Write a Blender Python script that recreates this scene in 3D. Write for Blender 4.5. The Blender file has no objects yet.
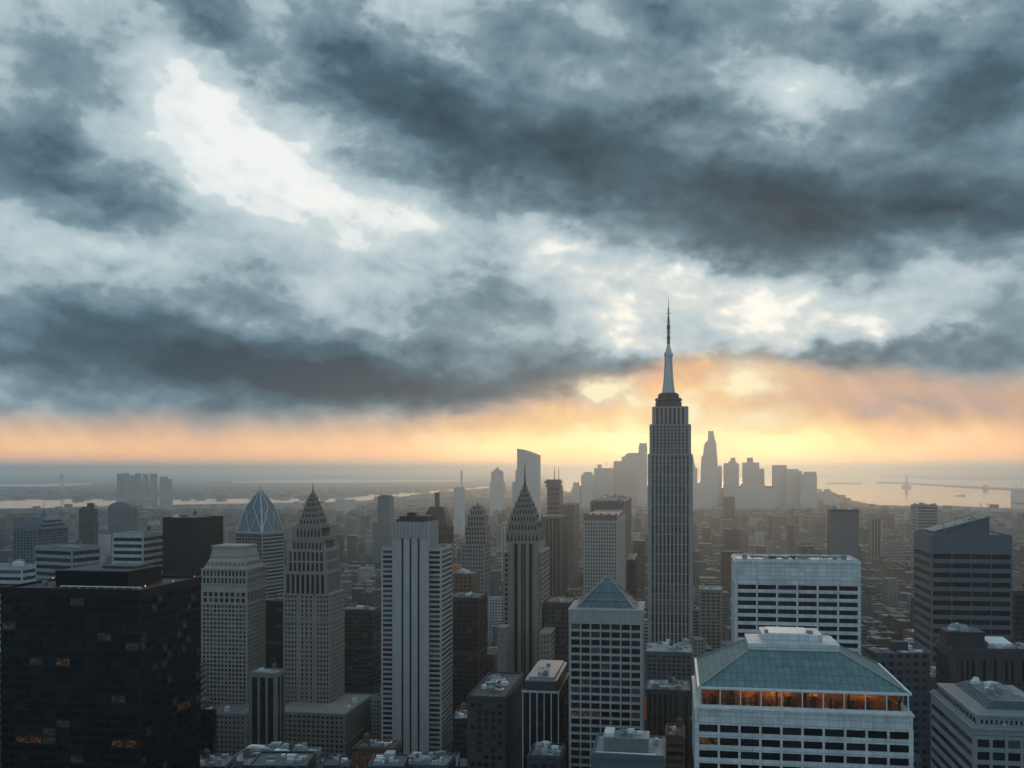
import bpy, bmesh, math, random
from mathutils import Vector, Matrix
R = math.radians
SC = bpy.context.scene
COL = SC.collection
H = 260.0          # eye height, metres above the street
F = 1024.0         # focal length of a 36 mm lens on a 36 mm sensor, in picture widths of 1024
HY = 470.0         # height of the horizon

# ------------------------------------------------------------------ camera
cam = bpy.data.cameras.new('camera')
cam.lens = 36.0; cam.sensor_width = 36.0; cam.sensor_fit = 'HORIZONTAL'
cam.shift_y = (HY - 384.0) / 1024.0
cam.clip_start = 1.0; cam.clip_end = 400000.0
cam_o = bpy.data.objects.new('camera', cam)
cam_o.location = (0, 0, H); cam_o.rotation_euler = (R(90), 0, 0)
COL.objects.link(cam_o); SC.camera = cam_o

SC.view_settings.view_transform = 'Standard'
SC.view_settings.look = 'None'
SC.view_settings.exposure = 0.0
SC.view_settings.gamma = 1.0
SC.cycles.max_bounces = 5
SC.cycles.diffuse_bounces = 2
SC.cycles.glossy_bounces = 2
SC.cycles.volume_bounces = 2
SC.cycles.caustics_reflective = False
SC.cycles.sample_clamp_indirect = 4.0

# ------------------------------------------------------------------ sun
SUN_AZ, SUN_EL = 9.5, 5.5           # degrees right of the view axis, degrees above the horizon
sun = bpy.data.lights.new('sun', 'SUN')
sun.energy = 0.6; sun.angle = R(12); sun.color = (1.0, 0.54, 0.25)
sun_o = bpy.data.objects.new('sun', sun)
_d = Vector((math.sin(R(SUN_AZ)) * math.cos(R(SUN_EL)), math.cos(R(SUN_AZ)) * math.cos(R(SUN_EL)), math.sin(R(SUN_EL))))
sun_o.rotation_euler = _d.to_track_quat('Z', 'Y').to_euler()
sun_o.location = (0, 0, 900)
COL.objects.link(sun_o)

# ------------------------------------------------------------------ node helpers
def lin(r, g, b):
    f = lambda c: (c / 255 / 12.92) if c / 255 <= 0.04045 else ((c / 255 + 0.055) / 1.055) ** 2.4
    return (f(r), f(g), f(b))

class Nodes:
    def __init__(s, tree):
        s.t = tree; s.n = tree.nodes; s.l = tree.links
    def put(s, sock, v):
        if v is None: return
        if isinstance(v, bpy.types.NodeSocket): s.l.new(v, sock)
        else:
            if isinstance(v, (tuple, list)) and len(v) == 3 and sock.type == 'RGBA': v = (*v, 1)
            sock.default_value = v
    def m(s, op, a, b=None, c=None, clamp=False):
        n = s.n.new('ShaderNodeMath'); n.operation = op; n.use_clamp = clamp
        for i, v in enumerate((a, b, c)): s.put(n.inputs[i], v)
        return n.outputs[0]
    def add(s, a, b): return s.m('ADD', a, b)
    def sub(s, a, b): return s.m('SUBTRACT', a, b)
    def mul(s, a, b): return s.m('MULTIPLY', a, b)
    def mad(s, a, b, c): return s.m('MULTIPLY_ADD', a, b, c)
    def rng(s, v, a, b, c=0.0, d=1.0, smooth=True):
        n = s.n.new('ShaderNodeMapRange'); n.interpolation_type = 'SMOOTHSTEP' if smooth else 'LINEAR'
        for k, x in zip(('Value', 'From Min', 'From Max', 'To Min', 'To Max'), (v, a, b, c, d)): s.put(n.inputs[k], x)
        return n.outputs[0]
    def xyz(s, x=0.0, y=0.0, z=0.0):
        n = s.n.new('ShaderNodeCombineXYZ')
        for i, v in enumerate((x, y, z)): s.put(n.inputs[i], v)
        return n.outputs[0]
    def sep(s, v):
        n = s.n.new('ShaderNodeSeparateXYZ'); s.put(n.inputs[0], v); return n.outputs
    def v(s, op, a, b=None):
        n = s.n.new('ShaderNodeVectorMath'); n.operation = op
        s.put(n.inputs[0], a)
        if b is not None: s.put(n.inputs[3 if op == 'SCALE' else 1], b)
        return n.outputs[1 if op in ('LENGTH', 'DOT_PRODUCT') else 0]
    def noise(s, vec, scale=1.0, detail=4.0, rough=0.5, dist=0.0, lac=2.0, color=False, dims='3D'):
        n = s.n.new('ShaderNodeTexNoise'); n.noise_dimensions = dims
        s.put(n.inputs['Vector'], vec)
        for k, x in (('Scale', scale), ('Detail', detail), ('Roughness', rough), ('Distortion', dist), ('Lacunarity', lac)): s.put(n.inputs[k], x)
        return n.outputs[1 if color else 0]
    def ramp(s, f, stops, interp='LINEAR'):
        n = s.n.new('ShaderNodeValToRGB'); n.color_ramp.interpolation = interp
        e = n.color_ramp.elements
        while len(e) > 1: e.remove(e[-1])
        e[0].position = stops[0][0]; e[0].color = (*stops[0][1], 1)
        for p, c in stops[1:]:
            q = e.new(p); q.color = (*c, 1)
        s.put(n.inputs[0], f); return n.outputs[0]
    def mix(s, f, a, b, mode='MIX', clamp=True):
        n = s.n.new('ShaderNodeMix'); n.data_type = 'RGBA'; n.blend_type = mode; n.clamp_factor = clamp
        s.put(n.inputs[0], f); s.put(n.inputs[6], a); s.put(n.inputs[7], b)
        return n.outputs[2]
    def mapping(s, vec, loc, rot, scale):
        n = s.n.new('ShaderNodeMapping'); n.vector_type = 'TEXTURE'
        s.put(n.inputs[0], vec)
        n.inputs[1].default_value = loc; n.inputs[2].default_value = (0, 0, rot); n.inputs[3].default_value = scale
        return n.outputs[0]
    def sphere(s, vec):
        n = s.n.new('ShaderNodeTexGradient'); n.gradient_type = 'QUADRATIC_SPHERE'
        s.put(n.inputs[0], vec); return n.outputs[1]

# ------------------------------------------------------------------ sky
def build_sky():
    w = bpy.data.worlds.new('World'); SC.world = w; w.use_nodes = True
    t = w.node_tree; t.nodes.clear(); N = Nodes(t)
    out = t.nodes.new('ShaderNodeOutputWorld'); bg = t.nodes.new('ShaderNodeBackground')
    bg.inputs['Strength'].default_value = 0.1
    t.links.new(bg.outputs[0], out.inputs[0])
    tc = t.nodes.new('ShaderNodeTexCoord')
    x, y, z = N.sep(tc.outputs['Generated'])
    az = N.mul(N.m('ARCTAN2', x, y), 180 / math.pi)
    el = N.mul(N.m('ARCSINE', z), 180 / math.pi)
    def ang(px, py):                      # where a spot of the sky lies: azimuth and elevation
        a = math.atan((px - 512) / F)
        e = math.atan((HY - py) / F * math.cos(a))
        return math.degrees(a), math.degrees(e)
    K = math.degrees(1 / F) * 0.93
    pos = N.xyz(az, el, 0.0)
    # turbulence that bends the cloud masses
    q = N.xyz(N.mul(az, 0.10), N.mul(el, 0.16), 3.7)
    wv = N.noise(q, 1.0, 4, 0.52, 0.0, color=True)
    wv = N.v('SUBTRACT', wv, (0.5, 0.5, 0.5))
    q2 = N.xyz(N.mul(az, 0.5), N.mul(el, 0.75), 9.1)
    wv2 = N.v('SUBTRACT', N.noise(q2, 1.0, 6, 0.50, color=True), (0.5, 0.5, 0.5))
    warp = N.v('ADD', N.v('MULTIPLY', wv, (3.6, 2.6, 0.0)), N.v('MULTIPLY', wv2, (3.4, 2.8, 0.0)))
    P = N.v('ADD', pos, warp)

    def field(Pv, blobs):
        acc = None
        for (px, py, rx, ry, rot, wgt) in blobs:
            a, e = ang(px, py)
            g = N.sphere(N.mapping(Pv, (a, e, 0), R(-rot), (rx * K * 1.75, ry * K * 1.75, 1)))
            acc = N.mul(g, wgt) if acc is None else N.mad(g, wgt, acc)
        return acc
    base = field(P, SKY_BLOBS)
    # fine structure: long rolls and torn billows
    qa = N.v('ADD', N.xyz(N.mad(el, 0.04, N.mul(az, 0.17)), N.mad(az, 0.02, N.mul(el, 0.25)), 1.3), N.v('MULTIPLY', wv, (0.8, 0.7, 0)))
    n1 = N.noise(qa, 1.0, 6, 0.42, 0.0)
    n1u = N.noise(N.v('ADD', qa, (-0.02, 0.12, 0.0)), 1.0, 6, 0.42, 0.0)
    qb = N.v('ADD', N.xyz(N.mul(az, 0.34), N.mul(el, 0.46), 5.0), N.v('MULTIPLY', wv, (1.4, 1.2, 0)))
    n2 = N.noise(qb, 1.0, 7, 0.46, 0.0)
    qc = N.v('ADD', N.xyz(N.mul(az, 0.85), N.mul(el, 1.15), 8.0), N.v('MULTIPLY', wv2, (0.8, 0.8, 0)))
    n3 = N.m('ABSOLUTE', N.sub(N.noise(qc, 1.0, 5, 0.5, 0.0), 0.5))
    nz = N.add(N.add(N.mul(N.sub(n1, 0.5), 0.70), N.mul(N.sub(n2, 0.5), 0.20)), N.mul(N.sub(n3, 0.09), 0.20))
    T = N.add(N.add(N.mul(base, 0.95), 0.355), N.mul(nz, 0.85))
    # billow tops catch light from the brighter sky above, undersides are darker
    relief = N.mul(N.sub(n1u, n1), -0.8)
    T = N.add(T, relief)
    T = N.m('MULTIPLY_ADD', T, 1.0, 0.0, clamp=True)
    # torn edges: fine curls decide where one sheet of cloud overlaps the next
    n4 = N.noise(N.v('ADD', N.xyz(N.mul(az, 1.1), N.mul(el, 1.5), 12.0), N.v('MULTIPLY', wv2, (1.6, 1.6, 0))), 1.0, 6, 0.55)
    Te = N.add(T, N.mul(N.sub(n4, 0.5), 0.10))
    cool = N.ramp(Te, [(0.0, lin(246, 249, 247)), (0.12, lin(228, 236, 237)), (0.17, lin(204, 217, 220)), (0.32, lin(180, 198, 205)), (0.405, lin(160, 181, 189)), (0.475, lin(128, 152, 163)),
                      (0.60, lin(101, 128, 142)), (0.74, lin(70, 97, 111)), (1.0, lin(41, 62, 75))])
    # low sky: warm, brightest round the hidden sun
    dx = N.sub(az, SUN_AZ - 1.5)
    near = N.m('POWER', 2.718, N.mul(N.mul(dx, dx), -1 / 170.0))
    wq = N.noise(N.xyz(N.mul(az, 0.22), N.mul(el, 0.9), 2.0), 1.0, 5, 0.5)
    near = N.add(near, N.mul(N.sub(wq, 0.5), 0.25))
    warm = N.ramp(T, [(0.0, lin(255, 236, 176)), (0.25, lin(253, 213, 140)), (0.45, lin(248, 190, 120)), (0.66, lin(214, 168, 140)), (0.85, lin(150, 134, 130)), (1.0, lin(100, 100, 106))])
    dull = N.ramp(T, [(0.0, lin(250, 208, 165)), (0.30, lin(238, 188, 136)), (0.52, lin(220, 174, 138)), (0.72, lin(168, 152, 146)), (0.9, lin(100, 107, 114)), (1.0, lin(74, 84, 94))])
    warmc = N.mix(N.rng(near, 0.15, 0.75), dull, warm)
    e2 = N.add(el, N.mul(N.sub(n2, 0.5), 1.3))
    near2 = N.mul(near, near)
    top = N.add(N.mad(near2, 2.2, 3.25), N.rng(az, 3.0, 15.0, 0.0, 1.7))
    wf = N.rng(e2, N.sub(top, 1.2), N.add(top, 0.35), 1.0, 0.0)
    pale = N.mul(N.rng(el, 0.9, 2.8), N.rng(az, 4.0, -12.0))
    warmc = N.mix(N.mul(pale, 0.55), warmc, lin(182, 170, 160))
    pale2 = N.mul(N.rng(el, 2.2, 3.8), N.rng(az, 9.0, 15.0))
    warmc = N.mix(N.mul(pale2, 0.6), warmc, lin(190, 160, 146))
    warmc = N.mix(N.rng(el, 2.4, 0.4, 0.0, 0.6), warmc, N.mix(N.rng(near, 0.1, 0.8), lin(250, 163, 82), lin(255, 168, 74)))
    # rain and light slanting down below the cloud base
    sh = N.noise(N.xyz(N.mad(el, 0.55, N.mul(az, 0.75)), N.mul(el, 0.05), 4.0), 1.0, 4, 0.55)
    warmc = N.v('SCALE', warmc, N.mad(N.sub(sh, 0.5), 0.44, N.add(1.06, N.mul(N.rng(el, 0.0, 2.8, 1.0, 0.0), N.mad(near, 0.9, 1.0)))))
    c = N.mix(wf, cool, warmc)
    # the open sky behind the torn gaps
    sky = t.nodes.new('ShaderNodeTexSky'); sky.sky_type = 'NISHITA'; sky.sun_disc = False
    sky.sun_elevation = R(SUN_EL); sky.sun_rotation = R(SUN_AZ); sky.altitude = 260; sky.dust_density = 3.0
    gap = N.rng(T, 0.0, 0.30, 0.05, 0.0)
    c = N.mix(gap, c, N.v('SCALE', sky.outputs[0], 0.12))
    # glints where the sun comes through
    gl = field(N.v('ADD', pos, N.v('MULTIPLY', wv2, (4.5, 1.6, 0))), SKY_GLINTS)
    gl = N.mul(gl, N.rng(n2, 0.38, 0.62, 0.25, 1.0))
    c = N.mix(N.m('MULTIPLY', gl, 1.0, clamp=True), c, lin(255, 243, 200))
    # overhead and behind the camera the cloud is an even, paler deck
    back = N.rng(y, 0.35, -0.2)
    hi = N.m('MAXIMUM', back, N.rng(el, 32, 55))
    deck = N.mix(n1, lin(*DECK_A), lin(*DECK_B))
    c = N.mix(hi, c, deck)
    c = N.v('SCALE', c, 10.0)
    t.links.new(c, bg.inputs[0])

DECK_A, DECK_B = (118, 150, 170), (176, 204, 220)
# px, py, rx, ry, tilt, weight (+ thick dark cloud, - bright gap)
SKY_BLOBS = [
 (350, 50, 110, 60, 32, .34), (430, 110, 130, 70, 28, .40), (560, 150, 190, 70, 12, .46), (730, 185, 200, 70, 8, .46), (950, 215, 200, 55, 2, .50),
 (740, 245, 120, 45, 0, .30), (985, 80, 120, 70, -15, .50), (850, 40, 90, 45, 10, .36), (590, 60, 170, 60, 10, .24),
 (90, 190, 150, 62, 18, .46), (30, 110, 110, 70, 0, .16), (190, 20, 110, 34, 35, .34), (40, 30, 120, 40, 0, .06),
 (225, 120, 110, 36, 30, -.36), (290, 165, 90, 36, 30, -.34), (160, 140, 70, 34, 0, -.26), (385, 15, 45, 28, 40, -.22), (200, 190, 90, 34, 0, -.3), (120, 255, 90, 28, 0, -.22),
 (300, 240, 240, 56, 5, -.13), (560, 245, 190, 40, 8, -.19), (420, 222, 80, 30, 0, -.14), (690, 272, 80, 22, 0, -.22), (630, 310, 60, 40, 0, -.1),
 (200, 366, 350, 54, 3, .60), (100, 315, 190, 46, -4, .30), (400, 386, 280, 44, 2, .54), (490, 285, 80, 46, 15, .30), (620, 372, 130, 34, 0, .32),
 (740, 305, 120, 46, 0, -.30), (860, 325, 110, 32, 0, -.30), (800, 105, 60, 50, 0, -.2), (940, 275, 110, 24, 0, -.16), (660, 10, 130, 40, 0, .2),
 (960, 348, 130, 24, 0, .36), (830, 362, 190, 20, 0, .36), (920, 398, 180, 30, 0, .42), (1000, 310, 60, 40, 0, .1),
 (200, 425, 260, 24, 0, .10), (150, 458, 300, 18, 0, -.12), (640, 435, 260, 30, 0, -.32), (860, 450, 220, 25, 0, -.2), (430, 450, 150, 25, 0, -.2),
]
SKY_GLINTS = [(606, 394, 46, 20, 15, 1.6), (728, 386, 60, 22, -6, 1.8), (716, 416, 60, 12, 0, 1.0), (650, 425, 150, 34, 0, .7), (770, 420, 70, 16, 0, .5), (640, 402, 80, 20, 10, .6)]
build_sky()

# ------------------------------------------------------------------ mesh helpers
class MB:
    """collects shapes and links them as ONE mesh object"""
    def __init__(s): s.v = []; s.f = []; s.tint = None
    def quad(s, *p):
        i = len(s.v); s.v += [tuple(q) for q in p]; s.f.append(tuple(range(i, i + len(p))))
    def box(s, x0, x1, y0, y1, z0, z1):
        s.frus((x0, x1, y0, y1), z0, (x0, x1, y0, y1), z1)
    def frus(s, a, z0, b, z1):
        i = len(s.v)
        for (x0, x1, y0, y1), z in ((a, z0), (b, z1)):
            s.v += [(x0, y0, z), (x1, y0, z), (x1, y1, z), (x0, y1, z)]
        s.f += [(i + 3, i + 2, i + 1, i), (i + 4, i + 5, i + 6, i + 7)]
        for k in range(4):
            j = (k + 1) % 4; s.f.append((i + k, i + j, i + 4 + j, i + 4 + k))
    def prism(s, pts, z0, z1, top=None):
        n = len(pts); i = len(s.v); top = top or pts
        s.v += [(x, y, z0) for x, y in pts] + [(x, y, z1) for x, y in top]
        s.f += [tuple(range(i + n - 1, i - 1, -1)), tuple(range(i + n, i + 2 * n))]
        for k in range(n):
            j = (k + 1) % n; s.f.append((i + k, i + j, i + n + j, i + n + k))
    def extrude_y(s, pts, y0, y1):       # outline in x,z pushed through y
        n = len(pts); i = len(s.v)
        s.v += [(x, y0, z) for x, z in pts] + [(x, y1, z) for x, z in pts]
        s.f += [tuple(range(i, i + n)), tuple(range(i + 2 * n - 1, i + n - 1, -1))]
        for k in range(n):
            j = (k + 1) % n; s.f.append((i + j, i + k, i + n + k, i + n + j))
    def extrude_x(s, pts, x0, x1):       # outline in y,z pushed through x
        n = len(pts); i = len(s.v)
        s.v += [(x1, y, z) for y, z in pts] + [(x0, y, z) for y, z in pts]
        s.f += [tuple(range(i, i + n)), tuple(range(i + 2 * n - 1, i + n - 1, -1))]
        for k in range(n):
            j = (k + 1) % n; s.f.append((i + j, i + k, i + n + k, i + n + j))
    def lathe(s, cx, cy, prof, n=16):
        i = len(s.v)
        for r, z in prof:
            for k in range(n):
                a = 2 * math.pi * k / n; s.v.append((cx + r * math.cos(a), cy + r * math.sin(a), z))
        for q in range(len(prof) - 1):
            for k in range(n):
                j = (k + 1) % n; b = i + q * n
                s.f.append((b + k, b + j, b + n + j, b + n + k))
        s.f += [tuple(range(i + n - 1, i - 1, -1)), tuple(range(i + (len(prof) - 1) * n, i + len(prof) * n))]
    def tube(s, p, q, r0, r1=None, n=6):
        p, q = Vector(p), Vector(q); r1 = r0 if r1 is None else r1
        d = (q - p).normalized(); a = d.orthogonal().normalized(); b = d.cross(a); i = len(s.v)
        for c, r in ((p, r0), (q, r1)):
            for k in range(n):
                t = 2 * math.pi * k / n; s.v.append(tuple(c + a * (r * math.cos(t)) + b * (r * math.sin(t))))
        for k in range(n):
            j = (k + 1) % n; s.f.append((i + k, i + j, i + n + j, i + n + k))
        s.f += [tuple(range(i + n - 1, i - 1, -1)), tuple(range(i + n, i + 2 * n))]
    def mesh(s, name, mat):
        me = bpy.data.meshes.new(name); me.from_pydata(s.v, [], s.f)
        for m in (mat if isinstance(mat, list) else [mat]): me.materials.append(m)
        return me
    def build(s, name, mat, parent=None):
        if not s.f: return None
        o = bpy.data.objects.new(name, s.mesh(name, mat)); COL.objects.link(o)
        if parent is not None: o.parent = parent
        return o

def tag(o, label=None, cat=None, group=None, kind=None):
    if label: o['label'] = label
    if cat: o['category'] = cat
    if group: o['group'] = group
    if kind: o['kind'] = kind
    return o
def empty(name, loc, rz=0.0):
    o = bpy.data.objects.new(name, None); o.location = loc; o.rotation_euler = (0, 0, rz)
    o.empty_display_size = 5; COL.objects.link(o); return o
def gpt(px, py):                          # the point of the ground seen at a spot of the photograph
    Y = H * F / (py - HY); return ((px - 512) / F * Y, Y)

# ------------------------------------------------------------------ materials
MATS = {}
def principled(name):
    m = bpy.data.materials.new(name); m.use_nodes = True
    t = m.node_tree; b = t.nodes['Principled BSDF']
    return m, Nodes(t), b
def wall_mat(name, rgb, rough=0.85, var=0.22, scale=0.12, streak=True, spec=0.3, panel=None):
    m, N, b = principled(name)
    tc = N.n.new('ShaderNodeTexCoord').outputs['Object']
    n1 = N.noise(tc, scale, 6, 0.6)
    f = N.mad(n1, 2 * var, 1 - var)
    if streak:
        n2 = N.noise(N.v('MULTIPLY', tc, (0.9, 0.9, 0.035)), 1.0, 4, 0.6)
        f = N.mul(f, N.mad(n2, 0.5, 0.75))
    if panel:                             # cladding sheets that do not quite match, with dark joints
        x, y, z = N.sep(tc); pw, ph = panel
        cu = N.m('DIVIDE', N.add(x, y), pw); cv = N.m('DIVIDE', z, ph)
        wn = N.n.new('ShaderNodeTexWhiteNoise'); wn.noise_dimensions = '2D'; N.put(wn.inputs[0], N.xyz(N.m('FLOOR', cu), N.m('FLOOR', cv)))
        j = N.m('MAXIMUM', N.m('LESS_THAN', N.m('FRACT', cu), 0.12 / pw), N.m('LESS_THAN', N.m('FRACT', cv), 0.14 / ph))
        f = N.mul(N.mul(f, N.mad(wn.outputs['Value'], 0.22, 0.86)), N.mad(j, -0.5, 1.0))
    c = N.v('SCALE', rgb, f)
    N.put(b.inputs['Base Color'], c)
    n3 = N.noise(tc, 1.5, 3, 0.6)
    N.put(b.inputs['Roughness'], N.mad(n3, 0.2, rough - 0.1))
    b.inputs['Specular IOR Level'].default_value = spec
    MATS[name] = m; return m
def glass_mat(name, rgb, rough=0.12, lit=None, amt=1.0, metal=0.0):
    m, N, b = principled(name)
    geo = N.n.new('ShaderNodeNewGeometry').outputs['Position']
    n1 = N.noise(geo, 0.35, 3, 0.6)
    N.put(b.inputs['Base Color'], N.v('SCALE', rgb, N.mad(n1, 1.2, 0.4)))
    N.put(b.inputs['Roughness'], N.mad(n1, 0.15, rough - 0.05))
    b.inputs['Metallic'].default_value = metal
    if lit:                               # lamps and furniture seen through the pane
        n2 = N.noise(N.v('MULTIPLY', geo, (1.0, 1.0, 1.6)), 0.9, 4, 0.7)
        N.put(b.inputs['Emission Color'], lit)
        N.put(b.inputs['Emission Strength'], N.mul(N.rng(n2, 0.44, 0.78), amt))
    if 'black' in name: b.inputs['Specular IOR Level'].default_value = 0.25
    MATS[name] = m; return m
def plain_mat(name, rgb, rough=0.6, metal=0.0):
    m, N, b = principled(name)
    tc = N.n.new('ShaderNodeTexCoord').outputs['Object']
    N.put(b.inputs['Base Color'], N.v('SCALE', rgb, N.mad(N.noise(tc, 0.5, 5, 0.65), 0.6, 0.7)))
    b.inputs['Roughness'].default_value = rough; b.inputs['Metallic'].default_value = metal
    MATS[name] = m; return m
def roof_mat(name, rgb):
    m, N, b = principled(name)
    tc = N.n.new('ShaderNodeTexCoord').outputs['Object']
    n = N.noise(tc, 0.16, 6, 0.65); n2 = N.noise(tc, 0.9, 4, 0.6)
    f = N.mad(n, 1.3, N.mul(n2, 0.5))
    N.put(b.inputs['Base Color'], N.v('SCALE', rgb, f)); b.inputs['Roughness'].default_value = 0.8
    MATS[name] = m; return m
def panel_mat(name, rgb, px_, pz_, rough=0.4, metal=0.3, axes='xz'):
    """sheets of metal with standing seams every px_ metres and joints every pz_ metres"""
    m, N, b = principled(name)
    tc = N.n.new('ShaderNodeTexCoord').outputs['Object']
    x, y, z = N.sep(tc)
    u = N.m('FRACT', N.m('DIVIDE', x, px_)); v = N.m('FRACT', N.m('DIVIDE', y, pz_))
    l = N.m('MAXIMUM', N.m('LESS_THAN', u, 0.12), N.m('LESS_THAN', v, 0.09))
    n = N.noise(tc, 0.25, 6, 0.6)
    cell = N.noise(N.v('FLOOR', N.v('DIVIDE', tc, (px_, pz_, 1000.0))), 3.1, 0)
    f = N.mul(N.mad(n, 0.7, 0.65), N.mad(cell, 0.5, 0.75))
    N.put(b.inputs['Base Color'], N.v('SCALE', rgb, N.mul(f, N.mad(l, -0.45, 1.0))))
    b.inputs['Roughness'].default_value = rough; b.inputs['Metallic'].default_value = metal
    MATS[name] = m; return m

wall_mat('black_steel', (0.010, 0.012, 0.015), 0.5, spec=0.12)
wall_mat('dark_stone', (0.055, 0.058, 0.063))
wall_mat('charcoal', (0.035, 0.04, 0.046), 0.6)
wall_mat('granite', (0.34, 0.30, 0.265))
wall_mat('brown_stone', (0.27, 0.235, 0.21))
wall_mat('grey_stone', (0.22, 0.215, 0.21))
wall_mat('limestone', (0.40, 0.385, 0.37))
wall_mat('pale_concrete', (0.36, 0.34, 0.325))
wall_mat('white_panel', (0.60, 0.615, 0.61), 0.55, var=0.28, panel=(2.95, 1.85))
wall_mat('band_white', (0.44, 0.455, 0.46), 0.6, var=0.3, panel=(2.4, 4.4))
wall_mat('band_grey', (0.24, 0.26, 0.275), 0.6)
wall_mat('slate_blue', (0.10, 0.125, 0.145), 0.6)
wall_mat('brick', (0.14, 0.085, 0.062))
wall_mat('esb_stone', (0.29, 0.285, 0.285))
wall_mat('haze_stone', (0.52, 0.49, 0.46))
plain_mat('steel', (0.42, 0.44, 0.46), 0.32, 0.85)
plain_mat('mast_steel', (0.34, 0.38, 0.40), 0.3, 0.85)
plain_mat('dark_metal', (0.06, 0.065, 0.07), 0.5, 0.5)
plain_mat('grey_metal', (0.25, 0.26, 0.27), 0.5, 0.3)
plain_mat('rooftop_unit_grey', (0.36, 0.37, 0.38), 0.6)
plain_mat('white_metal', (0.66, 0.68, 0.68), 0.5)
plain_mat('tank_wood', (0.12, 0.075, 0.05), 0.9)
plain_mat('louvre', (0.045, 0.048, 0.05), 0.8)
plain_mat('banner_orange', (0.55, 0.12, 0.03), 0.7)
roof_mat('roof_tar', (0.06, 0.062, 0.066))
roof_mat('roof_gravel', (0.17, 0.17, 0.168))
roof_mat('roof_pale', (0.34, 0.35, 0.35))
panel_mat('green_copper', (0.098, 0.175, 0.178), 1.9, 3.4, 0.75, 0.0)
panel_mat('slate_roof', (0.10, 0.15, 0.175), 1.5, 2.5, 0.35, 0.4)
G = [glass_mat('glass_dark', (0.012, 0.016, 0.021), 0.12), glass_mat('glass_blue', (0.022, 0.032, 0.042), 0.1),
     glass_mat('glass_blind', (0.055, 0.06, 0.063), 0.3), glass_mat('glass_black', (0.006, 0.008, 0.011), 0.2)]
glass_mat('glass_lit', (0.03, 0.02, 0.012), 0.2, (1.0, 0.45, 0.18), 0.16)
glass_mat('glass_dim', (0.04, 0.04, 0.042), 0.25, (0.8, 0.74, 0.66), 0.035)
glass_mat('gallery_lamp', (0.5, 0.3, 0.1), 0.4, (1.0, 0.50, 0.17), 280.0)
wall_mat('gallery_wood', (0.42, 0.22, 0.10), 0.7, var=0.95, scale=0.7)
plain_mat('autumn_leaf', (0.30, 0.10, 0.03), 0.8)
def clear_glass(name):
    m, N, b = principled(name); t = m.node_tree
    b.inputs['Base Color'].default_value = (0.02, 0.025, 0.03, 1); b.inputs['Roughness'].default_value = 0.05
    tr = t.nodes.new('ShaderNodeBsdfTransparent'); mx = t.nodes.new('ShaderNodeMixShader'); mx.inputs[0].default_value = 0.22
    t.links.new(tr.outputs[0], mx.inputs[1]); t.links.new(b.outputs[0], mx.inputs[2]); t.links.new(mx.outputs[0], t.nodes['Material Output'].inputs[0])
    MATS[name] = m
clear_glass('clear_glass')
glass_mat('curtain_blue', (0.045, 0.075, 0.095), 0.18, metal=0.35)
glass_mat('lamp_warm', (0.5, 0.3, 0.1), 0.4, (1.0, 0.45, 0.12), 3.0)
glass_mat('diamond_glass', (0.08, 0.115, 0.135), 0.15, metal=0.5)
M = MATS

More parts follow.
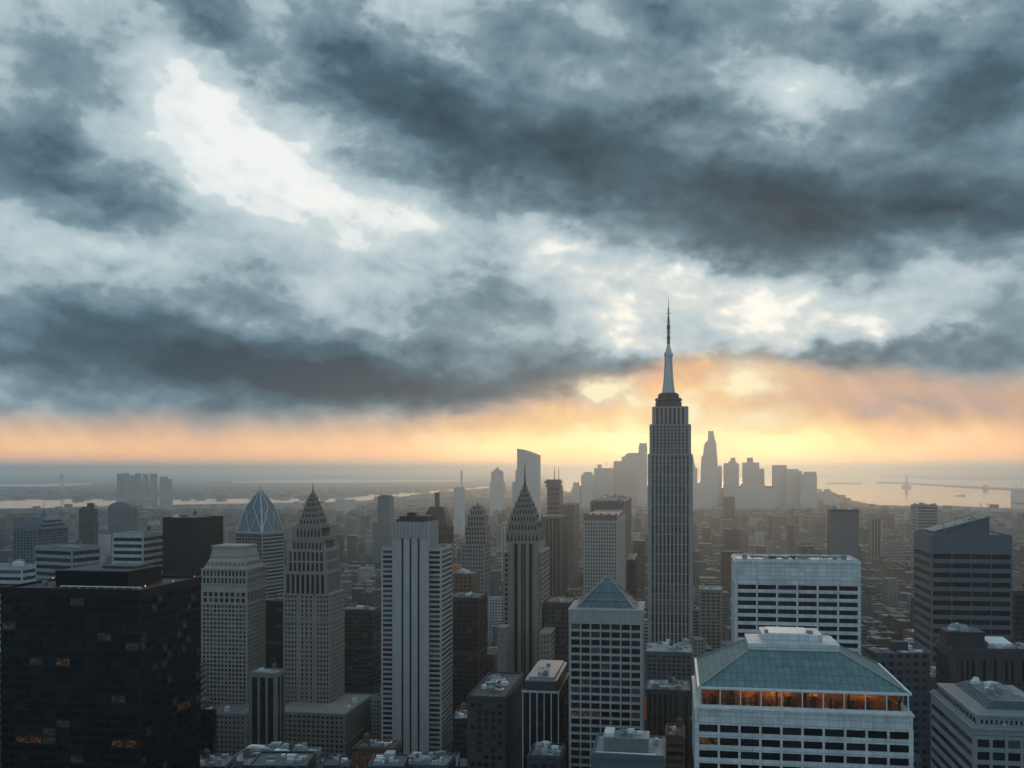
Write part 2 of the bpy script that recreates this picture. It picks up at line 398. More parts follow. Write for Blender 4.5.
def city_mat(name, cw=3.4, ch=3.6, ww=0.55, wh=0.5):
    """masonry or curtain wall with a window in every bay; each building keeps its own base colour in 'tint'"""
    m, N, b = principled(name)
    geo = N.n.new('ShaderNodeNewGeometry')
    tc = N.n.new('ShaderNodeTexCoord').outputs['Object']
    at = N.n.new('ShaderNodeAttribute'); at.attribute_name = 'tint'
    tint = at.outputs['Color']; rnd = at.outputs['Alpha']
    vt = N.n.new('ShaderNodeVectorTransform'); vt.vector_type = 'NORMAL'; vt.convert_from = 'WORLD'; vt.convert_to = 'OBJECT'
    N.put(vt.inputs[0], geo.outputs['True Normal'])
    nx, ny, nz_ = N.sep(vt.outputs[0])
    x, y, z = N.sep(tc)
    onx = N.m('GREATER_THAN', N.m('ABSOLUTE', nx), 0.6)
    u = N.add(N.mul(y, onx), N.mul(x, N.sub(1.0, onx)))
    cu = N.m('DIVIDE', u, N.mad(rnd, 2.2, cw - 0.9)); cv = N.m('DIVIDE', z, N.mad(rnd, 0.5, ch - 0.2))
    fu = N.m('FRACT', cu); fv = N.m('FRACT', cv)
    # some buildings have ribbon windows, some tall strips
    wide = N.m('GREATER_THAN', rnd, 0.72); tall = N.m('LESS_THAN', rnd, 0.16)
    mu = N.m('MAXIMUM', N.m('LESS_THAN', N.m('ABSOLUTE', N.sub(fu, 0.5)), ww / 2), wide)
    mv = N.m('MAXIMUM', N.m('LESS_THAN', N.m('ABSOLUTE', N.sub(fv, 0.5)), wh / 2), tall)
    side = N.m('LESS_THAN', N.m('ABSOLUTE', nz_), 0.5)
    win = N.mul(N.mul(mu, mv), side)
    cell = N.n.new('ShaderNodeTexWhiteNoise'); cell.noise_dimensions = '3D'
    N.put(cell.inputs[0], N.xyz(N.m('FLOOR', cu), N.m('FLOOR', cv), N.mul(rnd, 91.0)))
    wn = cell.outputs['Value']
    glass = N.ramp(wn, [(0.0, (0.010, 0.014, 0.019)), (0.6, (0.02, 0.027, 0.034)), (0.85, (0.06, 0.068, 0.074)), (1.0, (0.12, 0.125, 0.125))])
    dirt = N.mad(N.noise(tc, 0.08, 6, 0.65), 0.9, 0.55)
    wallc = N.v('SCALE', tint, dirt)
    rn = N.add(N.noise(tc, 0.22, 6, 0.7), N.mul(N.noise(tc, 1.4, 4, 0.6), 0.5))
    roofc = N.v('SCALE', N.mix(rnd, (0.05, 0.052, 0.056), (0.20, 0.205, 0.21)), N.mad(rn, 1.2, 0.1))
    c = N.mix(N.m('GREATER_THAN', nz_, 0.5), wallc, roofc)
    c = N.mix(win, c, glass)
    N.put(b.inputs['Base Color'], c)
    N.put(b.inputs['Roughness'], N.mad(win, -0.65, 0.85))
    bp = N.n.new('ShaderNodeBump'); bp.inputs['Strength'].default_value = 0.6; bp.inputs['Distance'].default_value = 0.4
    N.put(bp.inputs['Height'], N.sub(1.0, win)); N.l.new(bp.outputs[0], b.inputs['Normal'])
    MATS[name] = m; return m
city_mat('city_block')
def set_tint(me, tints):                  # one base colour for each face
    a = me.color_attributes.new('tint', 'FLOAT_COLOR', 'CORNER')
    vals = []
    for p, t in zip(me.polygons, tints): vals += list(t) * p.loop_total
    a.data.foreach_set('color', vals)

# ------------------------------------------------------------------ setting: ground, water, haze
def sheet(name, pts, z, mat, thick=0.0):
    mb = MB()
    if thick: mb.prism(pts, z - thick, z)
    else: mb.quad(*[(x, y, z) for x, y in pts])
    o = mb.build(name, mat); tag(o, kind='structure'); return o
def ground_mat():
    m, N, b = principled('ground')
    tc = N.n.new('ShaderNodeTexCoord').outputs['Object']
    n = N.noise(tc, 0.02, 8, 0.7); n2 = N.noise(tc, 0.0012, 6, 0.6)
    N.put(b.inputs['Base Color'], N.mix(N.rng(n2, 0.4, 0.6), N.v('SCALE', (0.055, 0.06, 0.062), N.mad(n, 1.4, 0.3)), N.v('SCALE', (0.045, 0.06, 0.045), N.mad(n, 1.4, 0.3))))
    b.inputs['Roughness'].default_value = 0.9
    return m
def water_mat():
    m, N, b = principled('water')
    b.inputs['Base Color'].default_value = (0.012, 0.022, 0.028, 1); b.inputs['Roughness'].default_value = 0.06
    b.inputs['IOR'].default_value = 1.33
    tc = N.n.new('ShaderNodeTexCoord').outputs['Object']
    n = N.add(N.noise(tc, 0.02, 5, 0.6), N.mul(N.noise(tc, 0.0016, 4, 0.6), 6.0))
    bp = N.n.new('ShaderNodeBump'); bp.inputs['Strength'].default_value = 0.06; bp.inputs['Distance'].default_value = 1.0
    N.put(bp.inputs['Height'], n); N.l.new(bp.outputs[0], b.inputs['Normal'])
    return m
sheet('ground', [(-120000, -3000), (120000, -3000), (120000, 150000), (-120000, 150000)], 0.0, ground_mat())
WATER = water_mat()
def wpoly(top, bot): return [gpt(*p) for p in bot] + [gpt(*p) for p in reversed(top)]
sheet('river', wpoly([(-500, 498), (30, 499.5), (128, 499), (250, 498.6), (300, 498.4), (345, 497), (378, 494.3), (420, 492), (460, 488.4), (488, 486.2)],
                     [(-500, 514), (20, 511), (85, 508.5), (150, 507), (250, 505), (330, 503.5), (362, 501.5), (400, 497.5), (430, 494.5), (460, 491), (494, 487.2)]), 0.6, WATER)
sheet('far_inlet', wpoly([(-400, 484), (20, 484.2), (92, 483), (92.5, 483.1)], [(-400, 488.2), (20, 487.3), (70, 485.8), (92, 484)]), 0.6, WATER)
sheet('outer_channel', wpoly([(232, 481.2), (300, 479.6), (350, 479), (418, 479.8), (470, 480.2)], [(232, 482.6), (300, 482.8), (350, 482.6), (418, 482), (470, 481.2)]), 0.6, WATER)
sheet('bay', wpoly([(548, 475), (640, 474), (820, 473.6), (868, 473.8), (884, 477.6), (940, 479.6), (1024, 480), (1500, 480)],
                   [(548, 489), (575, 493), (700, 495), (800, 489), (818, 490), (830, 494), (846, 500.5), (870, 506.5), (900, 507.5), (960, 508), (1010, 510.5), (1080, 514), (1500, 525)]), 0.6, WATER)
LAND = plain_mat('shore_land', (0.05, 0.055, 0.05), 0.9)
def islet(name, top, bot, h=6.0): sheet(name, wpoly(top, bot), h, LAND, h + 0.3)
islet('island', [(818, 476.6), (842, 476.8)], [(818, 477.6), (842, 477.6)], 8)
islet('island', [(827, 482.8), (862, 483.2)], [(827, 483.8), (862, 484.2)], 8)
islet('breakwater', [(877, 481.6), (905, 482.8), (960, 486), (1015, 488.6), (1100, 491)], [(877, 483.2), (905, 484.0), (960, 487.4), (1015, 490.4), (1100, 493)], 7)
islet('island', [(903, 486.2), (910, 486.2)], [(902, 488.6), (911, 488.4)], 10)

def build_haze():
    mb = MB(); mb.box(-121000, 121000, -3200, 151000, -1.0, 500.0)
    m = bpy.data.materials.new('haze'); m.use_nodes = True; t = m.node_tree; t.nodes.clear()
    out = t.nodes.new('ShaderNodeOutputMaterial'); v = t.nodes.new('ShaderNodeVolumePrincipled')
    v.inputs['Color'].default_value = (0.76, 0.92, 1.0, 1); v.inputs['Density'].default_value = HAZE
    v.inputs['Anisotropy'].default_value = 0.74; v.inputs['Density Attribute'].default_value = ''
    t.links.new(v.outputs[0], out.inputs['Volume'])
    o = mb.build('haze', m); tag(o, kind='stuff')
HAZE = 6.4e-5
build_haze()

# ------------------------------------------------------------------ tall buildings
GA = R(9.0); GC, GS = math.cos(GA), math.sin(GA)      # the street grid is turned against the view
RND = random.Random(11)
FOOT = []                                 # footprints and picture extents, so that the ordinary blocks keep clear
WINMESH = {}
class Tower:
    def __init__(s, kind, label, cat, px0, px1, yt, Y, px2=None, D=None, yb=768, group=None, turn=None):
        s.px0, s.Y = px0, Y; u0, u1 = (px0 - 512) / F, (px1 - 512) / F
        ga = GA if turn is None else R(turn); c, sn = math.cos(ga), math.sin(ga)
        s.w = (u1 - u0) * Y / (c + u1 * sn); s.k = s.w / (px1 - px0)
        xl, yl = u0 * Y, Y; xr, yr = xl + s.w * c, yl - s.w * sn
        if px2 is not None:
            u2 = (px2 - 512) / F; x_, y_ = (xr, yr) if px2 > px1 else (xl, yl)
            D = (u2 * y_ - x_) / (sn - u2 * c)
        s.D = D if D else s.w
        s.h = s.Z(yt)
        s.root = empty(kind, (xl, yl, 0), -ga); tag(s.root, label, cat, group)
        s.wall = MB(); s.wins = []; s.lim = 100
        pts = [(xl, yl), (xr, yr), (xr + s.D * sn, yr + s.D * c), (xl + s.D * sn, yl + s.D * c)]
        pp = [512 + F * x / max(y, 1) for x, y in pts]
        FOOT.append(dict(pts=pts, y=min(p[1] for p in pts), px=(min(pp), max(pp)), yb=yb, label=label))
    dy = 0.0
    def Z(s, py): return H - (py - HY) * (s.Y + s.dy) / F
    def X(s, px): return (px - s.px0) * s.k
    def Xd(s, px, y):                     # local x of the vertical line seen at px, y metres back
        a = -s.root.rotation_euler.z; c, sn = math.cos(a), math.sin(a); u = (px - 512) / F; X0, Y0 = s.root.location[:2]
        return (u * (Y0 + y * c) - X0 - y * sn) / (c + u * sn)
    def rect(s, px0=None, px1=None, y0=0.0, y1=None):
        return (0.0 if px0 is None else s.X(px0), s.w if px1 is None else s.X(px1), y0, s.D if y1 is None else y1)
    def core(s, r, z0, z1): s.wall.box(*r, z0, z1)
    def ring(s, r, z0, z1, o): s.wall.box(r[0] - o, r[1] + o, r[2] - o, r[3] + o, z0, z1)
    def facade(s, r, face, z0, z1, nc, nr, pw, sh, t=0.45, glass=(0, 0, 0, 1), lit=0.0, dim=0.0, end=None, wins=True, mb=None, deep=0.07):
        """piers and spandrels proud of the core, a pane in each opening"""
        mb = mb or s.wall
        x0, x1, y0, y1 = r; W = (x1 - x0) if face in 'FB' else (y1 - y0)
        def put(m, a, b, c, d, o0, o1):
            if face == 'F': m.box(x0 + a, x0 + b, y0 - o1, y0 - o0, c, d)
            elif face == 'R': m.box(x1 + o0, x1 + o1, y0 + a, y0 + b, c, d)
            else: m.box(x0 - o1, x0 - o0, y0 + a, y0 + b, c, d)
        e = pw if end is None else end
        cw = (W - 2 * e + pw) / nc; ch = (z1 - z0) / nr
        edges = [e - pw + i * cw for i in range(nc + 1)]
        for i, a in enumerate(edges):
            b = a + pw
            if i == 0: a = -t if face == 'F' else 0.0
            if i == nc: b = W + t if face == 'F' else W
            put(mb, a, b, z0, z1, -0.1, t)
        for j in range(nr + 1):
            c = z0 + j * ch; put(mb, 0.02, W - 0.02, c - sh * 0.5 if j else c, c + sh * 0.5 if j < nr else c + 0.35 * sh, -0.09, t - deep)
        if not wins: return
        for j in range(nr):
            row_lit = RND.random() < 0.25; run = 0
            mech = nr > 22 and j in (int(nr * .34), int(nr * .34) + 1, int(nr * .71))
            for i in range(nc):
                a, b = edges[i] + pw, edges[i + 1]
                c, d = z0 + j * ch + sh * 0.5, z0 + (j + 1) * ch - sh * (0.5)
                g = G[glass[RND.randrange(len(glass))]]; rr = RND.random()
                if rr < .05 and 0 in glass[:2]: g = M['glass_blind']
                elif mech: g = M['louvre']
                elif .05 < rr < .0525: g = M['glass_lit']
                if lit and run > 0: g = M['glass_lit']; run -= 1
                elif lit and RND.random() < lit * (1.0 if row_lit else 0.08): g = M['glass_lit']; run = RND.randrange(1, 6)
                elif dim and RND.random() < dim * (2.0 if row_lit else 0.6): g = M['glass_dim']
                if face == 'F': p = (x0 + (a + b) / 2, y0, (c + d) / 2)
                elif face == 'R': p = (x1, y0 + (a + b) / 2, (c + d) / 2)
                else: p = (x0, y0 + (a + b) / 2, (c + d) / 2)
                s.wins.append((0 if face == 'F' else 1, -p[2], p, b - a + 0.04, d - c + 0.04, face, g))
    def unit(s, x0, x1, y0, y1, z0, z1, mat='rooftop_unit_grey', name='rooftop_unit'):
        mb = MB(); mb.box(x0, x1, y0, y1, z0 - 0.2, z1)
        mb.box(x0 + (x1 - x0) * .15, x1 - (x1 - x0) * .15, y0 + (y1 - y0) * .15, y1 - (y1 - y0) * .15, z1 - 0.1, z1 + (z1 - z0) * .18)
        n = max(2, int((x1 - x0) / 0.9))
        for i in range(n):
            a = x0 + (i + 0.2) * (x1 - x0) / n; mb.box(a, a + 0.35, y0 - 0.12, y0 + 0.1, z0 + (z1 - z0) * .2, z1 - (z1 - z0) * .15)
        return mb.build(name, M[mat], s.root)
    def part(s, mb, name, mat): return mb.build(name, M[mat] if isinstance(mat, str) else mat, s.root)
    def clutter(s, r, z, n, seed=0, big=1.0):
        q = random.Random(seed + int(s.px0))
        x0, x1, y0, y1 = r
        for i in range(n):
            w = q.uniform(1.5, 5) * big; d = q.uniform(1.5, 4) * big; hh = q.uniform(1.0, 3.0) * big
            w = min(w, (x1 - x0) * .4); d = min(d, (y1 - y0) * .4)
            x = q.uniform(x0, x1 - w); y = q.uniform(y0, y1 - d); z_ = z - 0.2 - 0.011 * i
            k = q.random(); mb = MB()
            if k < .55: s.unit(x, x + w, y, y + d, z_, z + hh, q.choice(['rooftop_unit_grey', 'white_metal', 'grey_metal']))
            elif k < .72:
                mb.lathe(x, y, [(w * .3, z_), (w * .3, z + hh * .8), (w * .36, z + hh * .82), (w * .36, z + hh)], 10); s.part(mb, 'cooling_fan', 'grey_metal')
            elif k < .86:
                p = [(x, y, z + .5), (x + w * 1.5, y, z + .5)]; mb.tube(p[0], p[1], .25); mb.tube(p[1], (x + w * 1.5, y, z_), .25); mb.tube(p[0], (x, y, z_), .25); s.part(mb, 'pipe', 'white_metal')
            else:
                mb.tube((x, y, z_), (x, y, z + hh * 2.2), .09, .04); mb.tube((x - .6, y, z + hh * 1.6), (x + .6, y, z + hh * 1.6), .05); s.part(mb, 'antenna', 'dark_metal')
    def tank(s, x, y, z, r=1.9):
        mb = MB()
        for a in (0, 1, 2, 3): mb.tube((x + r * .7 * (-1) ** a, y + r * .7 * (-1) ** (a // 2), z - .3), (x + r * .7 * (-1) ** a, y + r * .7 * (-1) ** (a // 2), z + 2.4), .12)
        mb.lathe(x, y, [(r, z + 2.3), (r, z + 5.6), (r * 1.06, z + 5.6), (r * .1, z + 7.0)], 12)
        s.part(mb, 'water_tank', 'tank_wood')
    def roof(s, r, z, mat='roof_tar', inset=0.6, par=1.1, pm=None):
        """roof sheet with a raised parapet round it"""
        x0, x1, y0, y1 = r; mb = MB(); mb.box(x0 + inset, x1 - inset, y0 + inset, y1 - inset, z - 0.3, z + 0.05); s.part(mb, 'roof', mat)
        m2 = MB(); o = 0.06
        m2.box(x0 - o, x1 + o, y0 - o, y0 + inset, z - .4, z + par); m2.box(x0 - o, x1 + o, y1 - inset, y1 + o, z - .4, z + par)
        m2.box(x0 - o, x0 + inset, y0 + inset, y1 - inset, z - .4, z + par - .01); m2.box(x1 - inset, x1 + o, y0 + inset, y1 - inset, z - .4, z + par - .01)
        if pm: s.part(m2, 'parapet', pm)
        else:
            i = len(s.wall.v); s.wall.v += m2.v; s.wall.f += [tuple(k + i for k in f) for f in m2.f]
    def finish(s, mat, name='window'):
        s.part(s.wall, 'wall', mat)
        s.wins.sort(key=lambda q: (q[0], q[1])); rest = {}
        for i, (pr, _, p, w, h, face, g) in enumerate(s.wins):
            if i < s.lim:
                key = (round(w, 2), round(h, 2), g.name)
                if key not in WINMESH:
                    mb = MB(); mb.box(-w / 2, w / 2, -0.14, 0.05, -h / 2, h / 2)
                    mb.box(-w / 2 - .005, w / 2 + .005, -0.19, -0.13, -h / 2 - .005, -h / 2 + .09)
                    WINMESH[key] = mb.mesh(name, g)
                o = bpy.data.objects.new(name, WINMESH[key]); COL.objects.link(o); o.parent = s.root
                o.location = p; o.rotation_euler = (0, 0, {'F': 0, 'R': R(90), 'L': R(-90)}[face])
            else:
                mb = rest.setdefault('x', [MB(), [], []]); m = mb[0]; n0 = len(m.f)
                x, y, z = p
                if face == 'F': m.box(x - w / 2, x + w / 2, y - .14, y + .05, z - h / 2, z + h / 2)
                elif face == 'R': m.box(x - .05, x + .14, y - w / 2, y + w / 2, z - h / 2, z + h / 2)
                else: m.box(x - .14, x + .05, y - w / 2, y + w / 2, z - h / 2, z + h / 2)
                if g not in mb[1]: mb[1].append(g)
                mb[2] += [mb[1].index(g)] * (len(m.f) - n0)
        if rest:
            m, ms, idx = rest['x']; o = m.build(name, ms, s.root)
            o.data.polygons.foreach_set('material_index', idx); o['kind'] = 'stuff'
        return s

def zlow(t, extra=20): return max(0.0, t.Z(768) - extra)

# --- black office tower, lower left
def black_tower():
    t = Tower('office_tower', 'black glass office tower with scattered amber lit windows and a low dark penthouse', 'skyscraper', 2, 140, 588, 420, px2=200)
    r = t.rect(); t.core(r, 0, t.h - .5); zl = zlow(t, 6)
    n = int((t.h - zl - 4) / 3.55)
    t.facade(r, 'F', t.h - 3 - n * 3.55, t.h - 3, 10, n, .34, .8, .35, (3, 3, 3, 3, 0), lit=.022, dim=.07)
    t.facade(r, 'R', t.h - 3 - n * 3.55, t.h - 3, 12, n, .34, .8, .35, (3, 3, 3, 0), lit=.03, dim=.09)
    m2 = MB()                             # thin mullions inside every bay
    for i in range(40):
        a = (i + .5) * t.w / 40
        if i % 4 != 3: m2.box(a + t.w / 80 - .05, a + t.w / 80 + .05, -.2, -.05, zl - 5, t.h - 3)
    for i in range(48):
        a = (i + 1) * t.D / 48
        if i % 4 != 3: m2.box(t.w + .05, t.w + .2, a - .05, a + .05, zl - 5, t.h - 3)
    t.part(m2, 'mullions', 'black_steel')
    t.ring(r, t.h - 2.7, t.h - .6, .6)
    t.roof((r[0] - .5, r[1] + .5, r[2] - .5, r[3] + .5), t.h - .6, 'roof_gravel', .9, 1.0)
    pr = (t.Xd(56, t.D * .3), t.Xd(128, t.D * .3), t.D * .30, t.D * .84); z2 = t.h + 5.6
    mb = MB(); mb.box(*pr, t.h - 1, z2)
    for i in range(24): 
        a = pr[0] + i * (pr[1] - pr[0] - .3) / 23; mb.box(a, a + .3, pr[2] - .2, pr[2] + .1, t.h - .9, z2 - .5)
    mb.box(pr[0] - .3, pr[1] + .3, pr[2] - .3, pr[3] + .3, z2 - .4, z2 + .3)
    p = t.part(mb, 'penthouse', 'black_steel')
    mb = MB(); mb.box(pr[0] + 1, pr[1] - 1, pr[2] + 1, pr[3] - 1, z2 + .2, z2 + .42); mb.build('roof', M['roof_tar'], p)
    mb = MB(); mb.box(pr[0] + 15, pr[1] - 3, t.D * .5, t.D * .74, z2 + .3, z2 + 1.5); mb.build('plant_room', M['charcoal'], p)
    for x, y in ((t.w - .7, .7), (t.X(132), t.D * .2), (1.5, t.D * .62), (t.w - .8, t.D * .55), (t.w - .9, t.D * .93)):
        mb = MB(); mb.lathe(x, y, [(.28, t.h + .4), (.28, t.h + .8), (.12, t.h + 1.0)], 8); t.part(mb, 'roof_lamp', 'lamp_warm')
    t.clutter((2, pr[0] - 3, t.D * .3, t.D * .9), t.h - .5, 7, 3)
    mb = MB(); mb.box(t.X(52), t.w - 3, t.D * .12, t.D * .12 + .5, t.h + .3, t.h + .7)
    for i in range(9): mb.box(t.X(52) + i * 4, t.X(52) + i * 4 + .2, t.D * .12 + .1, t.D * .12 + .4, t.h - .8, t.h + .35)
    t.part(mb, 'window_cleaning_rail', 'white_metal')
    t.finish('black_steel')
black_tower()

# --- granite tower with a stepped cap
def granite_tower():
    t = Tower('stepped_tower', 'pale granite tower with arcaded crown and flat stepped cap beside the black glass tower', 'skyscraper', 202, 247, 568, 900, px2=265)
    zs = t.Z(568); r = t.rect(); t.core(r, 0, zs - .5)
    zc = t.Z(604); zl = 20
    n = int((zc - zl) / 3.7)
    t.facade(r, 'F', zc - n * 3.7, zc, 12, n, 1.15, 1.35, .55, (0, 0, 1, 3, 2)); t.facade(r, 'R', zc - n * 3.7, zc, 12, n, 1.15, 1.35, .55, (0, 0, 1, 3, 2))
    t.ring(r, zc + .2, zc + 1.2, .9)
    za = t.Z(591)
    t.facade(r, 'F', zc + 1.2, za, 8, 2, 1.6, 1.5, .55, (3, 0)); t.facade(r, 'R', zc + 1.2, za, 10, 1, 1.2, 1.2, .55, (3, 0))
    t.ring(r, za, t.Z(585), .5); t.ring(r, t.Z(585) + .05, t.Z(584), 1.1)
    for za, zb_, n in ((583.8, 577, 12), (576.5, 569.5, 12)):
        t.facade(r, 'F', t.Z(za), t.Z(zb_), n, 1, 1.3, 1.6, .6, (3, 0)); t.facade(r, 'R', t.Z(za), t.Z(zb_), n, 1, 1.3, 1.6, .6, (3, 0))
        t.ring(r, t.Z(zb_) - .2, t.Z(zb_) + .8, .95)
    # sloping crown with dormer openings, then the plain cap
    k = t.k; a = (k * 1, t.w - k * 1, k * 1, t.D - k * 1); b = (k * 6, t.w - k * 5, k * 6, t.D - k * 5)
    mb = MB(); mb.frus(a, zs - .4, b, t.Z(557)); crown = t.part(mb, 'crown', 'granite')
    for i in range(9):
        x = k * 5 + i * (t.w - k * 10) / 8; mb = MB()
        mb.extrude_y([(x - 1.3, zs), (x + 1.3, zs), (x + 1.3, zs + 4), (x, zs + 5.6), (x - 1.3, zs + 4)], k * 2.0, k * 7); mb.build('dormer', M['grey_stone'], crown)
        y = k * 5 + i * (t.D - k * 10) / 8; mb = MB()
        mb.extrude_x([(y - 1.3, zs), (y + 1.3, zs), (y + 1.3, zs + 4), (y, zs + 5.6), (y - 1.3, zs + 4)], t.w - k * 6, t.w - k * 2); mb.build('dormer', M['grey_stone'], crown)
    mb = MB(); z5 = t.Z(557)
    mb.box(b[0] - .7, b[1] + .7, b[2] - .7, b[3] + .7, z5 - .3, z5 + .9); mb.frus((b[0], b[1], b[2], b[3]), z5 + .85, (b[0] + 1, b[1] - 1, b[2] + 1, b[3] - 1), t.Z(548))
    mb.box(b[0] + .3, b[1] - .3, b[2] + .3, b[3] - .3, t.Z(548) - .05, t.Z(546)); t.part(mb, 'cap', 'granite')
    t.finish('granite')
    # lower shoulder block at the foot
    u = Tower('podium_block', 'granite podium block with small square windows at the foot of the stepped granite tower', 'building', 206, 246, 713, 860, px2=268, D=None)
    r = u.rect(); u.core(r, 0, u.h - .5); n = int(u.h / 4.2)
    u.facade(r, 'F', u.h - n * 4.2, u.h - 1, 9, n, 2.0, 2.0, .5, (3, 0)); u.facade(r, 'R', u.h - n * 4.2, u.h - 1, 10, n, 2.0, 2.0, .5, (3, 0))
    u.ring(r, u.h - 1, u.h - .3, .8); u.roof(r, u.h - .3, 'roof_gravel'); u.clutter(r, u.h, 5, 4, 1.4); u.lim = 60; u.finish('granite')
granite_tower()

# --- spired stone tower with a carved crown
def carved_spire(t, cx, cy, tiers, needle, mat, k, fin=10):
    """square tiers that step in, each dressed with ribs and pointed gables"""
    mb = MB(); gab = []
    for (py0, py1, h0, h1, nf) in tiers:           # half widths in photo pixels
        z0, z1 = t.Z(py0), t.Z(py1); a, b = h0 * k, h1 * k
        mb.frus((cx - a, cx + a, cy - a, cy + a), z0 - .4, (cx - b, cx + b, cy - b, cy + b), z1)
        mb.box(cx - b - .7, cx + b + .7, cy - b - .7, cy + b + .7, z1 - .7, z1 + .3)
        for i in range(nf):
            f = -1 + 2 * i / max(1, nf - 1); hi = 1.6 if i in (0, nf - 1) else .5
            for s_ in (0, 1, 2):
                if s_ == 0: p, q = (cx + f * a, cy - a - .15, z0), (cx + f * b, cy - b - .3, z1 + hi)
                elif s_ == 1: p, q = (cx + a + .15, cy + f * a, z0), (cx + b + .3, cy + f * b, z1 + hi)
                else: p, q = (cx - a - .15, cy + f * a, z0), (cx - b - .3, cy + f * b, z1 + hi)
                mb.tube(p, q, .42, .22, 4)
        gab.append((z0, z1, a, b, nf))
    crown = t.part(mb, 'crown', mat)
    for z0, z1, a, b, nf in gab:
        for i in range(nf - 1):
            f = -1 + 2 * (i + .5) / (nf - 1); wd = 2 * a / (nf - 1) * .21; zz = z0 + .5; zt = z0 + (z1 - z0) * .70
            for s_ in (0, 1):
                m2 = MB(); o = [(-wd, zz), (wd, zz), (wd * .85, zz + (zt - zz) * .55), (0, zt), (-wd * .85, zz + (zt - zz) * .55)]
                if s_ == 0: m2.extrude_y([(cx + f * (a + b) / 2 + x, z) for x, z in o], cy - a - .16, cy - b + .6)
                else: m2.extrude_x([(cy + f * (a + b) / 2 + x, z) for x, z in o], cx + b - .6, cx + a + .16)
                m2.build('arched_opening', M['glass_black'], crown)
    z0, z1 = t.Z(needle[0]), t.Z(needle[1]); mb = MB()
    mb.lathe(cx, cy, [(needle[2] * k, z0 - 1), (needle[2] * k * .55, z0 + (z1 - z0) * .35), (needle[2] * k * .5, z0 + (z1 - z0) * .4), (.12, z1)], 8)
    t.part(mb, 'spire', 'dark_metal'); return crown
def spired_tower():
    t = Tower('spired_tower', 'brown stone tower with a tiered carved crown and thin needle, beside the pale granite tower', 'skyscraper', 284, 330, 594, 900, px2=344)
    k = t.k; r = t.rect(); zs = t.h; t.core(r, 0, zs - .5); c = t.w / 2; cx, cy = t.Xd(313, t.D * .5), t.D * .5
    n = 32; zl = zs - n * 4.0
    t.facade(r, 'R', zl, zs, 13, n, 1.25, 1.7, .5, (3, 0, 0)); 
    ra = (0, t.X(298), 0, t.D); rb = (t.X(316), t.w, 0, t.D)
    t.facade(ra, 'F', zl, zs, 4, n, 1.35, 1.9, .5, (3, 0, 0)); t.facade(rb, 'F', zl, zs, 4, n, 1.35, 1.9, .5, (3, 0, 0))
    rc = (t.X(298) + .5, t.X(316) - .5, 0, t.D); t.facade(rc, 'F', zl, zs, 3, n, 2.3, 1.6, .8, (3, 0), end=2.9)
    for py in (620, 650, 690): t.ring(r, t.Z(py), t.Z(py) + 1.0, .62 + py * .0003)
    t.ring(r, zs - .8, zs + .6, 1.0)
    t.dy = t.D * .5 - 8
    # belfry stages
    for (pa, pb, hw, nc) in ((594, 571, 20.5, 8), (571, 549, 18.5, 8)):
        z0, z1 = t.Z(pa), t.Z(pb); a = hw * k; q = (cx - a, cx + a, cy - a, cy + a)
        t.core(q, z0 - .4, z1); m = 1 if pa > 580 else 2
        t.facade(q, 'F', z0, z1 - 1, nc, m, 1.5, 1.6, .8, (3, 0, 3)); t.facade(q, 'R', z0, z1 - 1, nc, m, 1.5, 1.6, .8, (3, 0, 3))
        t.ring(q, z1 - 1, z1 + .3, 1.0)
        for sx in (-1, 1):
            for sy in (-1, 1): t.wall.lathe(cx + sx * a, cy + sy * a, [(1.5, z0), (1.4, z1), (1.2, z1 + 3), (.1, z1 + 7.5)], 6)
    carved_spire(t, cx, cy, [(549, 537, 15.6, 14.4, 9), (537, 524, 13.2, 11.6, 8), (524, 517.5, 10.2, 9.4, 7), (517.5, 512, 8.4, 7.6, 6), (512, 506.5, 6.8, 6.0, 6), (506.5, 501.5, 5.3, 4.6, 5), (501.5, 497.5, 3.9, 3.2, 4), (497.5, 494, 2.5, 1.3, 3)], (494.5, 482, 1.1), 'brown_stone', k)
    t.finish('brown_stone')
    u = Tower('podium_block', 'wide brown stone podium with rows of small windows under the needle spired tower', 'building', 273, 345, 741, 860, px2=372)
    r = u.rect(); zt = u.Z(712); u.core(r, 0, zt - .5); n = 14
    for f, nc in (('F', 15), ('R', 22)): u.facade(r, f, zt - n * 4, zt - 1, nc, n, 1.7, 1.9, .5, (3, 0, 0))
    u.ring(r, u.h - .5, u.h + .8, 1.2); u.ring(r, zt - .9, zt - .2, .8); u.roof(r, zt - .3, 'roof_gravel'); u.clutter((r[1] - 12, r[1] - 1, 4, u.D * .9), zt, 8, 5, 1.3); u.lim = 70; u.finish('brown_stone')
spired_tower()

